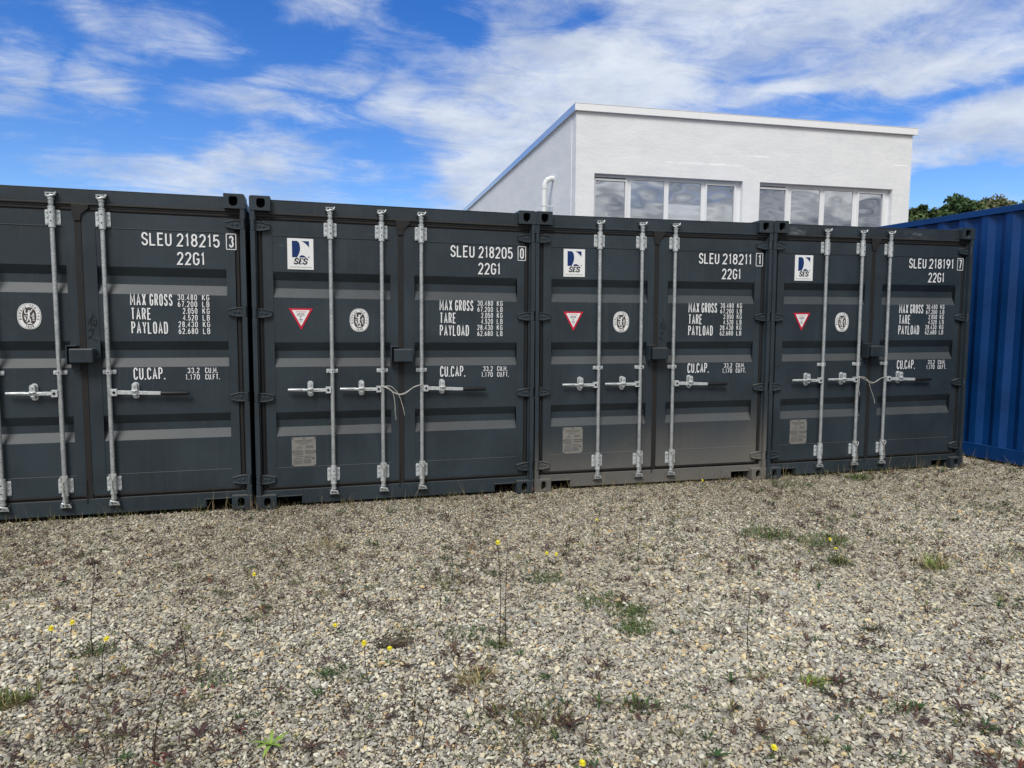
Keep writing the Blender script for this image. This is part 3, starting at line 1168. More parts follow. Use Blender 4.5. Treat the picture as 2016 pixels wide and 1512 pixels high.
def check_mesh(check):
    mb = MB()
    y = YT - 0.0008
    x0, x1, z0, z1 = 2.284, 2.356, 2.151, 2.275
    for q in ([(x0, z0), (x1, z0)], [(x0, z1), (x1, z1)], [(x0, z0), (x0, z1)], [(x1, z0), (x1, z1)]):
        ribbon(mb, q, 0.006, y + 0.0002)
    text(mb, check, 2.302 if check != '1' else 2.308, 2.340, 2.166, 2.261, 0.0118, y)
    return mb


def type_mesh():
    mb = MB()
    text(mb, '22G1', 1.912, 2.119, 2.015, 2.118, 0.0122, YT - 0.0008, gap=.22)
    return mb


def weight_words():
    mb = MB()
    w = 0.0095
    text(mb, 'MAX', 1.562, 1.676, 1.685, 1.781, w, YT, gap=.30)
    text(mb, 'GROSS', 1.702, 1.868, 1.685, 1.781, w, YT, gap=.32)
    text(mb, 'TARE', 1.564, 1.710, 1.573, 1.668, w, YT, gap=.32)
    text(mb, 'PAYLOAD', 1.564, 1.828, 1.462, 1.559, w, YT, gap=.32)
    return mb


def weight_values():
    mb = MB()
    rows = [('30.480', 'KG'), ('67.200', 'LB'), ('2.050', 'KG'), ('4.520', 'LB'), ('28.430', 'KG'), ('62.680', 'LB')]
    for i, (a, u) in enumerate(rows):
        z1 = 1.780 - i * 0.0543
        x0 = 1.906 if len(a) == 6 else 1.942
        text(mb, a, x0, 2.050, z1 - 0.047, z1, 0.0056, YT, gap=.36)
    return mb


def weight_units():
    mb = MB()
    for i in range(6):
        z1 = 1.780 - i * 0.0543
        text(mb, ('KG', 'LB')[i % 2], 2.088, 2.142, z1 - 0.047, z1, 0.0056, YT, gap=.45)
    return mb


def capacity_words():
    mb = MB()
    text(mb, 'CU.CAP.', 1.566, 1.795, 1.095, 1.192, 0.0095, YT, gap=.28)
    return mb


def capacity_values():
    mb = MB()
    text(mb, '33.2', 1.962, 2.052, 1.142, 1.187, 0.0056, YT, gap=.34)
    text(mb, '1.170', 1.946, 2.052, 1.089, 1.134, 0.0056, YT, gap=.34)
    return mb


def capacity_units():
    mb = MB()
    text(mb, 'CU.M.', 2.094, 2.190, 1.142, 1.187, 0.0056, YT, gap=.28)
    text(mb, 'CU.FT.', 2.094, 2.203, 1.089, 1.134, 0.0056, YT, gap=.28)
    return mb


def logo_mesh():
    mb = MB()
    x0, x1, z0, z1 = 0.286, 0.494, 2.012, 2.267
    mb.box(x0, x1, YT + 0.001, DF, z0, z1)
    y = YT - 0.0006
    # blue sail picture: a square with a white curved sail cut out of it
    a0, a1, b0, b1 = 0.323, 0.459, 2.112, 2.247
    left = [(a0, b0)] + [(a0 + (0.044 + 0.018 * math.sin(math.pi * k / 10)) + (0.012 * (k / 10) - 0.004), b0 + (b1 - b0) * k / 10) for k in range(11)][:10] + [(a0 + 0.040, b1), (a0, b1)]
    mb.add([(x, y, z) for x, z in left], [tuple(range(len(left)))], 1)
    tr = [(a1, b1), (a0 + 0.072, b1)] + [(a0 + 0.072 + (a1 - a0 - 0.072) * k / 6, b1 - 0.050 * (k / 6) ** 1.6) for k in range(1, 7)]
    mb.add([(x, y, z) for x, z in tr], [tuple(range(len(tr)))], 1)
    dome = [(a0 + 0.054 + 0.062 * k / 10, b0 + 0.018 * math.sin(math.pi * (k / 10) ** 0.8)) for k in range(11)]
    mb.add([(x, y, z) for x, z in dome], [tuple(range(len(dome)))[::-1]], 1)
    mb.add([(x, y, z) for x, z in ((a1 - 0.012, b0), (a1 + 0.002, b0), (a1 + 0.002, b0 + 0.012))], [(0, 1, 2)], 1)
    # SES in slanted seriffed capitals
    sl = 0.24

    def P(gx, gz, w):
        return (gx + (gz - 2.058) * sl, gz)
    for k, ch in enumerate('SES'):
        gx = 0.337 + k * 0.036
        h0, h1, gw = 2.058, 2.102, 0.028
        if ch == 'S':
            pts = [P(gx + gw * px, h0 + (h1 - h0) * pz, 0) for px, pz in GL['S'][0]]
            ribbon(mb, pts, 0.0098, y, 2)
            ribbon(mb, [P(gx + gw * .98, h0 + .62 * (h1 - h0), 0), P(gx + gw * .98, h1, 0)], 0.003, y - 0.0002, 2)
            ribbon(mb, [P(gx, h0, 0), P(gx, h0 + .38 * (h1 - h0), 0)], 0.003, y - 0.0002, 2)
        else:
            ribbon(mb, [P(gx + .22 * gw, h0, 0), P(gx + .22 * gw, h1, 0)], 0.0115, y, 2)
            for fz, fx in ((0.0, 1.0), (0.5, 0.75), (1.0, 1.0)):
                ribbon(mb, [P(gx - .05 * gw, h0 + fz * (h1 - h0), 0), P(gx + fx * gw, h0 + fz * (h1 - h0), 0)], 0.0052, y - 0.0002, 2)
            ribbon(mb, [P(gx + gw, h0, 0), P(gx + gw, h0 + .25 * (h1 - h0), 0)], 0.003, y - 0.0004, 2)
            ribbon(mb, [P(gx + gw, h1, 0), P(gx + gw, h1 - .25 * (h1 - h0), 0)], 0.003, y - 0.0004, 2)
    return mb


def bfont(body, size):
    cu = bpy.data.curves.new('t', 'FONT')
    cu.body = body
    cu.size = size
    cu.align_x = 'CENTER'
    cu.fill_mode = 'FRONT' if hasattr(cu, 'fill_mode') else cu.fill_mode
    o = bpy.data.objects.new('t', cu)
    COL.objects.link(o)
    bpy.context.view_layer.update()
    dg = bpy.context.evaluated_depsgraph_get()
    me = bpy.data.meshes.new_from_object(o.evaluated_get(dg))
    vs = [tuple(v.co) for v in me.vertices]
    fs = [tuple(p.vertices) for p in me.polygons]
    bpy.data.objects.remove(o)
    bpy.data.curves.remove(cu)
    bpy.data.meshes.remove(me)
    return vs, fs


def small_text(mb, body, xc, z, width, height, y, m):
    vs, fs = bfont(body, 1.0)
    if not vs:
        return
    xs = [v[0] for v in vs]
    zs = [v[1] for v in vs]
    kx = width / (max(xs) - min(xs))
    kz = height / (max(zs) - min(zs))
    cx = (max(xs) + min(xs)) / 2
    mb.add([(xc + (v[0] - cx) * kx, y, z + (v[1] - min(zs)) * kz) for v in vs], fs, m)


def warn_mesh():
    mb = MB()
    cx = 0.385
    tri = [(0.287, 1.688), (0.386, 1.508), (0.482, 1.688)]
    mb.prism([tri[0], tri[1], tri[2]], YT + 0.001, DF)
    k = lambda s: [(cx + (x - cx) * s, 1.632 + (z - 1.632) * s) for x, z in tri]
    q = k(0.74)
    mb.add([(x, YT - 0.0004, z) for x, z in q], [(0, 1, 2)], 1)
    y = YT - 0.0012
    text(mb, 'ATTENTION', 0.346, 0.424, 1.654, 1.663, 0.0022, y, 2)
    for i, (hw, z) in enumerate(((0.030, 1.643), (0.034, 1.632), (0.012, 1.619), (0.008, 1.607), (0.018, 1.594), (0.010, 1.581))):
        # lines of fine print
        n = 2 if hw > 0.02 else 1
        for j in range(n):
            a = cx - hw + j * 2 * hw / n
            ribbon(mb, [(a, z), (a + 2 * hw / n - 0.004, z)], 0.0052, y, 3)
    return mb


def oval_mesh():
    mb = MB()
    cx, cz, ra, rb = 0.864, 1.594, 0.080, 0.099
    N = 40
    ring = lambda s: [(cx + ra * s * math.cos(2 * math.pi * k / N), cz + rb * s * math.sin(2 * math.pi * k / N)) for k in range(N)]
    # superellipse-like outline
    def ov(a, b, e=2.35):
        return [(cx + a * math.copysign(abs(math.cos(2 * math.pi * k / N)) ** (2 / e), math.cos(2 * math.pi * k / N)),
                 cz + b * math.copysign(abs(math.sin(2 * math.pi * k / N)) ** (2 / e), math.sin(2 * math.pi * k / N))) for k in range(N)]
    mb.prism(ov(ra, rb), YT + 0.001, DF)
    o = ov(ra * .93, rb * .94)
    ribbon(mb, o + [o[0]], 0.0022, YT, 1)
    inn = ov(0.047, 0.068)
    mb.add([(x, YT, z) for x, z in inn], [tuple(range(N))], 1)
    y = YT - 0.0008

    def ringtext(s, a0, a1, flip):
        for k, ch in enumerate(s):
            if ch == ' ':
                continue
            a = R(a0 + (a1 - a0) * k / (len(s) - 1))
            px, pz = cx + 0.0615 * math.cos(a), cz + 0.081 * math.sin(a)
            up = Vector((math.cos(a) / 0.0615, math.sin(a) / 0.081)).normalized()
            if flip:
                up = -up
            rt = Vector((up.y, -up.x))
            for st in GL[ch]:
                pts = [(px + rt.x * (u - .5) * 0.009 + up.x * (v - .5) * 0.0125, pz + rt.y * (u - .5) * 0.009 + up.y * (v - .5) * 0.0125) for u, v in st]
                ribbon(mb, pts, 0.0025, y, 1)
    ringtext('BUREAU VERITAS', 196, -16, False)
    ringtext('1828', 248, 292, True)
    # standing figure holding a lamp, scales at its side, ground line: white on brown
    fig = [
        ([(0, .046), (0, .036)], .012), ([(-.002, .034), (-.001, .012), (-.004, -.006)], .013), ([(-.002, .028), (.012, .034), (.018, .048), (.026, .056)], .006),
        ([(-.002, .028), (-.014, .020), (-.022, .024)], .006), ([(-.024, .018), (-.028, .034), (-.024, .052)], .007),
        ([(-.004, -.006), (.006, -.026), (.008, -.044)], .008), ([(-.006, -.006), (-.010, -.028), (-.020, -.044)], .007),
        ([(-.036, .002), (-.012, .002)], .005), ([(.010, .002), (.036, .002)], .005),
        ([(-.034, -.010), (-.026, -.012), (-.024, -.030)], .008), ([(.020, -.008), (.034, -.010)], .006), ([(.022, -.018), (.034, -.020)], .006), ([(.022, -.030), (.036, -.032)], .005),
        ([(.022, .012), (.034, .012)], .008), ([(.028, .026), (.028, .012)], .005), ([(-.018, -.056), (.018, -.056)], .006), ([(-.008, -.050), (.010, -.050)], .005)]
    for k, (p, w) in enumerate(fig):
        ribbon(mb, [(cx + a, cz + b) for a, b in p], w, y - 0.0002 * (k % 3), 0)
    return mb


def plate_mesh():
    mb = MB()
    x0, x1, z0, z1 = 0.290, 0.488, 0.344, 0.594
    mb.prism(rrect(x0, x1, z0, z1, 0.006, 2), YT + 0.001, DF)
    y = YT - 0.0004
    for x, z in ((x0 + .008, z1 - .008), ((x0 + x1) / 2, z1 - .008), (x1 - .008, z1 - .008), (x0 + .008, z0 + .125), (x1 - .008, z0 + .125), (x0 + .008, z0 + .008), (x1 - .008, z0 + .008)):
        mb.disc(x, YT - 0.003, YT + 0.002, z, 0.0055, 8, 1)
    cx = (x0 + x1) / 2

    def row(a, b, z, w, m=2):
        ribbon(mb, [(a, z), (b, z)], w, y, m)
    small_text(mb, 'APPROVED FOR TRANSPORT', cx, 0.563, 0.160, 0.008, y, 1)
    small_text(mb, 'UNDER CUSTOMS SEAL', cx, 0.549, 0.130, 0.008, y, 1)
    row(cx - .04, cx + .035, 0.538, .003)
    row(x0 + .045, x0 + .075, 0.512, .003)
    row(x0 + .033, x0 + .085, 0.502, .004)
    for z in (0.520, 0.511, 0.502):
        row(cx + .012, cx + .075, z, .0035)
    for z in (0.482, 0.472, 0.462, 0.452, 0.443):
        row(x0 + .014, x0 + .092, z, .0032)
    row(cx + .006, x1 - .014, 0.474, .006, 1)
    row(cx + .010, x1 - .014, 0.456, .006, 1)
    small_text(mb, 'CSC SAFETY APPROVAL', cx, 0.424, 0.135, 0.008, y, 1)
    for z in (0.412, 0.399, 0.387, 0.377, 0.367):
        row(x0 + .012, x0 + .085, z, .0032)
        row(cx - .004, cx + .058, z + .004, .0042)
    row(x1 - .034, x1 - .012, 0.410, .016)
    return mb


def scrawl_mesh():
    """hand-written characters in dark marker on the stile"""
    mb = MB()
    y = YT - 0.0006
    st = [[(1.262, 1.565), (1.300, 1.590), (1.318, 1.600)], [(1.300, 1.625), (1.288, 1.580), (1.268, 1.545), (1.258, 1.535)],
          [(1.285, 1.560), (1.282, 1.520)], [(1.290, 1.565), (1.322, 1.570), (1.318, 1.530), (1.305, 1.515)], [(1.292, 1.548), (1.306, 1.540), (1.296, 1.528), (1.310, 1.530)],
          [(1.262, 1.480), (1.282, 1.505)], [(1.278, 1.480), (1.300, 1.500), (1.292, 1.460), (1.262, 1.420), (1.262, 1.440), (1.285, 1.425), (1.318, 1.402)], [(1.285, 1.475), (1.298, 1.470)]]
    for k, p in enumerate(st):
        ribbon(mb, p, 0.0035, y - 0.0002 * (k % 3))
    return mb


SHARED = {}


def part(key, mb, name, mats, parent, bevel=0.0):
    """one mesh per kind, shared by the containers; materials sit on the object"""
    if key not in SHARED:
        o = mb().build(name, mats, parent, bevel)
        SHARED[key] = o
    else:
        src = SHARED[key]
        o = src.copy()
        o.name = name
        COL.objects.link(o)
        o.parent = parent
    mats = mats if isinstance(mats, (list, tuple)) else [mats]
    for i, m in enumerate(mats):
        o.material_slots[i].link = 'OBJECT'
        o.material_slots[i].material = m
    return o


def container(loc, yaw, roll, num, check, pm, label, scrawl):
    root = empty('shipping_container', label, 'shipping container', loc, (0, -roll, yaw), 'dark grey shipping containers standing in a row')
    part('frame', frame_mesh, 'frame', [pm, M['flange'] if pm is not M['paint_c'] else pm, M['hole']], root, 0.003)
    for left in (True, False):
        for top in (True, False):
            def mk(left=left, top=top):
                mb = MB()
                casting(mb, left, top)
                return mb
            part(('cast', left, top), mk, 'corner_casting', [pm, M['hole']], root, 0.003)
    for x, inw in ((0.012, 1), (W - 0.012, -1)):
        part(('side', inw), lambda: side_sheet(x, 0.17, LEN - 0.17, 0.13, 2.50, 0.036, inw), 'side_wall', pm, root)
    def rf():
        mb = MB()
        mb.box(0.012, W - 0.012, 0.13, LEN - 0.06, 2.5605, 2.5650)
        return mb
    def ew():
        mb = MB()
        mb.box(0.06, W - 0.06, LEN - 0.10, LEN - 0.07, 0.15, 2.46)
        return mb
    part('roof', rf, 'roof', pm, root)
    part('endwall', ew, 'end_wall', pm, root)
    doors = []
    for left in (True, False):
        d = part(('door', left), lambda: door(left, pm), 'door', pm, root)
        doors.append(d)
        part(('gasket', left), lambda: gasket(left), 'gasket', M['rubber'], d, 0.003)
        for z in HZ:
            part(('hinge', left, z), lambda: hinge(left, z), 'hinge', pm, d, 0.002)
    dl, dr = doors
    number_mesh(num).build('number_marking', M['white'], dr)
    check_mesh(check).build('check_digit_marking', M['white'], dr)
    part('type', type_mesh, 'type_marking', M['white'], dr)
    part('ww', weight_words, 'weight_marking', M['white'], dr)
    part('wv', weight_values, 'weight_marking', M['white'], dr)
    part('wu', weight_units, 'weight_marking', M['white'], dr)
    part('cu', capacity_units, 'capacity_marking', M['white'], dr)
    part('cw', capacity_words, 'capacity_marking', M['white'], dr)
    part('cv', capacity_values, 'capacity_marking', M['white'], dr)
    if scrawl:
        part('scrawl', scrawl_mesh, 'marker_scrawl', M['marker'], dr)
    part('logo', logo_full, 'logo_sticker', [M['sticker'], M['navy'], M['ink'], M['greyink']], dl)
    part('warn', warn_mesh, 'warning_sticker', [M['red'], M['sticker'], M['red'], M['greyink']], dl)
    part('oval', oval_mesh, 'inspection_sticker', [M['sticker'], M['brown']], dl)
    part('plate', plate_mesh, 'data_plate', [M['plate'], M['brown'], M['greyink']], dl)
    for i, b in enumerate(BARS):
        right = i == 2
        bar = part(('bar', i), lambda: bar_mesh(b), 'locking_bar', M['galv'], root)
        part(('cam', i, 1), lambda: cam_mesh(b, True), 'cam', [M['galv'], M['hole']], bar)
        part(('cam', i, 0), lambda: cam_mesh(b, False), 'cam', [M['galv'], M['hole']], bar)
        part(('brk', i, 2), lambda: bracket_mesh(b, 2.290, 2.405), 'bracket', [M['galv2'], M['hole']], bar)
        part(('brk', i, 1), lambda: bracket_mesh(b, 1.143, 1.177, False), 'bracket', [M['galv2'], M['hole']], bar)
        part(('brk', i, 0), lambda: bracket_mesh(b, 0.206, 0.322), 'bracket', [M['galv2'], M['hole']], bar)
        h = part(('handle', i), lambda: handle_mesh(b, right), 'handle', [M['galv2'], M['hole'], M['grip']], bar, 0.0015)
        part(('catch', i), lambda: catch_mesh(b, right), 'handle_catch', M['galv2'], bar, 0.001)
    lb = part('lockbox', lockbox_mesh, 'lock_box', pm, root, 0.008)
    part('lockbracket', lock_bracket_mesh, 'bracket', pm, lb, 0.001)
    part('lockhook', lock_hook_mesh, 'hook', pm, lb)
    part('lockstop', lock_stop_mesh, 'stop', pm, lb, 0.001)
    return root


def logo_full():
    mb = logo_mesh()
    small_text(mb, 'www.spinnakerequipment.com', 0.390, 2.026, 0.172, 0.011, YT - 0.0006, 3)
    return mb


CONT = [
    ((-2.467, 0.037, 0.005), -0.0057, 0.00135, '218215', '3', M['paint'], 'dark grey container numbered 218215, cut off by the left edge of the photo', True),
    ((0.0, 0.0, 0.0), 0.0, 0.0, '218205', '0', M['paint'], 'dark grey container numbered 218205, closed with white string between its bars', False),
    ((2.449, 0.005, 0.002), -0.0500, 0.0064, '218211', '1', M['paint_c'], 'dark grey container numbered 218211 with brown dust on its lower doors', True),
    ((4.883, -0.132, 0.018), -0.0389, 0.0094, '218191', '7', M['paint_d'], 'dark grey container numbered 218191, right end of the row beside the blue one', False),
]
ROOTS = [container(*c) for c in CONT]


def local(k, p):
    loc, yaw, roll = CONT[k][:3]
    return Matrix.Translation(loc) @ Matrix.Rotation(yaw, 4, 'Z') @ Matrix.Rotation(-roll, 4, 'Y') @ Vector(p)


# rust on the lower corner castings that the photo shows rusting
# (small flakes lying on the steel, part of the casting's look)


def spline(pts, n=6):
    """Catmull-Rom through pts"""
    P = [Vector(p) for p in pts]
    out = []
    for i in range(len(P) - 1):
        p0, p1, p2, p3 = P[max(i - 1, 0)], P[i], P[i + 1], P[min(i + 2, len(P) - 1)]
        for k in range(n):
            t = k / n
            out.append(0.5 * ((2 * p1) + (p2 - p0) * t + (2 * p0 - 5 * p1 + 4 * p2 - p3) * t * t + (3 * p1 - p0 - 3 * p2 + p3) * t ** 3))
    out.append(P[-1])
    return out


def cord(k, label, strands):
    mb = MB()
    for s in strands:
        mb.tube(spline([local(k, q) for q in s]), 0.0021, 6)
    o = mb.build('white_string', M['cord'])
    tag(o, label, 'string', 'white strings tied across container doors')


yb = -0.004
cord(1, 'white string knotted between the bars of container 218205, two tails hanging straight down', [
    [(1.050, yb + 0.01, 1.026), (1.074, yb, 1.024), (1.098, yb - 0.006, 1.014), (1.130, yb - 0.004, 0.985), (1.170, yb, 0.962), (1.215, yb, 0.955), (1.270, yb, 0.980), (1.330, yb, 1.018), (1.385, yb, 1.034), (1.41, 0.02, 1.034)],
    [(1.050, yb + 0.01, 1.020), (1.080, yb - 0.004, 1.017), (1.110, yb, 0.996), (1.150, yb, 0.966), (1.200, yb - 0.004, 0.948), (1.255, yb, 0.962), (1.315, yb, 1.008), (1.375, yb, 1.028), (1.40, 0.01, 1.032)],
    [(1.060, yb, 1.024), (1.120, yb - 0.008, 1.024), (1.165, yb - 0.008, 0.985), (1.195, yb - 0.006, 0.935), (1.215, yb, 0.880), (1.232, yb, 0.815), (1.243, 0.01, 0.762)],
    [(1.060, yb, 1.020), (1.100, yb - 0.010, 1.002), (1.135, yb - 0.010, 0.972), (1.150, yb - 0.006, 0.920), (1.158, yb, 0.850), (1.158, yb, 0.800), (1.166, 0.01, 0.744), (1.166, 0.01, 0.730)]])
cord(3, 'white string slung between the bars of container 218191, one tail curling outward', [
    [(1.044, yb + 0.01, 1.030), (1.080, yb, 1.026), (1.130, yb, 1.010), (1.190, yb, 0.975), (1.240, yb, 0.968), (1.300, yb, 1.000), (1.350, yb, 1.018), (1.395, 0.01, 1.018)],
    [(1.050, yb, 1.022), (1.090, yb - 0.006, 1.010), (1.140, yb - 0.006, 0.985), (1.200, yb, 0.960), (1.255, yb, 0.972), (1.320, yb, 1.008), (1.39, 0.01, 1.014)],
    [(1.054, yb, 1.028), (1.110, yb - 0.01, 1.020), (1.160, yb - 0.012, 0.970), (1.185, yb - 0.010, 0.905), (1.225, yb - 0.004, 0.830), (1.250, yb, 0.770), (1.252, yb, 0.748)],
    [(1.050, yb, 1.035), (1.046, yb - 0.008, 0.975), (1.040, yb - 0.008, 0.900), (1.058, yb - 0.006, 0.850), (1.064, 0.01, 0.825)]])


def wire_tie(k, b, label, tail):
    mb = MB()
    y = 0.000
    loop = [(b - 0.018, 0.03, 0.348), (b - 0.022, y, 0.335), (b - 0.012, y - 0.004, 0.315), (b + 0.002, y - 0.006, 0.300), (b + 0.014, y - 0.004, 0.318), (b + 0.022, y, 0.337), (b + 0.018, 0.03, 0.348), (b, 0.054, 0.352), (b - 0.018, 0.03, 0.348)]
    mb.tube(spline([local(k, p) for p in loop]), 0.0042, 6)
    n = 28
    for ph in (0, math.pi):
        pts = []
        for i in range(n):
            f = i / (n - 1)
            z = 0.302 - f * tail
            a = f * 16 + ph
            pts.append(local(k, (b + 0.006 * f + 0.004 * math.cos(a) - 0.004 * math.sin(6 * f), y - 0.006 + 0.004 * math.sin(a), z)))
        mb.tube(pts, 0.0030, 5)
    o = mb.build('wire_tie', M['wire'])
    tag(o, label, 'wire tie', 'twisted wires on the lower bar brackets')


wire_tie(0, BARS[1], 'twisted wire looped on the lower bracket of container 218215, bar left of the door seam', 0.20)
wire_tie(0, BARS[2], 'twisted wire looped on the lower bracket of container 218215, bar right of the door seam', 0.15)
wire_tie(1, BARS[1], 'twisted wire looped on the lower bracket of container 218205, bar left of the door seam', 0.13)
wire_tie(1, BARS[2], 'twisted wire looped on the lower bracket of container 218205, bar right of the door seam', 0.14)
wire_tie(2, BARS[1], 'twisted wire looped on the lower bracket of container 218211, bar left of the door seam', 0.15)
wire_tie(2, BARS[2], 'twisted wire looped on the lower bracket of container 218211, bar right of the door seam', 0.13)
wire_tie(3, BARS[1], 'twisted wire looped on the lower bracket of container 218191, bar left of the door seam', 0.16)
wire_tie(3, BARS[2], 'twisted wire looped on the lower bracket of container 218191, bar right of the door seam', 0.14)

# ------------------------------------------------------------------ blue container, its long side towards the yard


def blue_container():
    BL, BH = 12.19, 2.896
    yaw = R(3.48)
    root = empty('shipping_container', 'tall blue container with corrugated long side, right of the dark grey row', 'shipping container', (8.235, -5.0, 0.050), (0, 0, yaw))
    pm = M['blue']
    mb = side_sheet(0.020, 0.17, BL - 0.17, 0.168, BH - 0.085, 0.036, 1)
    mb.build('side_wall', pm, root)
    side_sheet(W - 0.020, 0.17, BL - 0.17, 0.168, BH - 0.085, 0.036, -1).build('side_wall', pm, root)
    mb = MB()
    for x0, x1 in ((0.0, 0.062), (W - 0.062, W)):
        mb.box(x0 + 0.004, x1 - 0.004, 0.178, BL - 0.178, BH - 0.085, BH - 0.012)
    mb.build('top_rail', pm, root, 0.004)
    mb = MB()
    for s in (0, 1):
        a, b = (0.006, 0.050) if s == 0 else (W - 0.050, W - 0.006)
        mb.box(a, b, 0.178, BL - 0.178, 0.012, 0.158)
        mb.box(a - 0.002 if s == 0 else a, b if s == 0 else b + 0.002, 0.178, BL - 0.178, 0.1585, 0.168)
    mb.build('bottom_rail', pm, root, 0.003)
    mb = MB()
    mb.box(0.03, W - 0.03, 0.05, BL - 0.05, BH - 0.030, BH - 0.022)
    mb.build('roof', pm, root)
    mb = MB()
    for y0, y1 in ((0.0, 0.17), (BL - 0.17, BL)):
        for x0, x1 in ((0.003, 0.10), (W - 0.10, W - 0.003)):
            mb.box(x0, x1, y0 + 0.003, y1 - 0.003, 0.118, BH - 0.118)
        mb.box(0.10, W - 0.10, y0 + 0.02, y1 - 0.05, BH - 0.13, BH - 0.035)
        mb.box(0.10, W - 0.10, y0 + 0.02, y1 - 0.05, 0.02, 0.15)
    mb.build('frame', pm, root, 0.003)
    mb = MB()
    mb.box(0.10, W - 0.10, 0.06, 0.09, 0.15, BH - 0.13)
    mb.box(0.10, W - 0.10, BL - 0.09, BL - 0.06, 0.15, BH - 0.13)
    mb.build('end_wall', pm, root)
    for x0 in (0.0, W - 0.162):
        for y0 in (0.0, BL - 0.178):
            for z0 in (0.0, BH - 0.118):
                mb = MB()
                mb.box(x0, x0 + 0.162, y0, y0 + 0.178, z0, z0 + 0.118)
                xf = x0 - 0.001 if x0 < 1 else x0 + 0.163
                yc = y0 + 0.089
                sgn = 1 if x0 > 1 else -1
                mb.tube([(x0 + (0.150 if sgn > 0 else 0.012), yc, z0 + 0.059), (xf, yc, z0 + 0.059)], 0.030, 14, 1)
                mb.build('corner_casting', [pm, M['hole']], root, 0.004)


blue_container()

# ------------------------------------------------------------------ white building behind the row


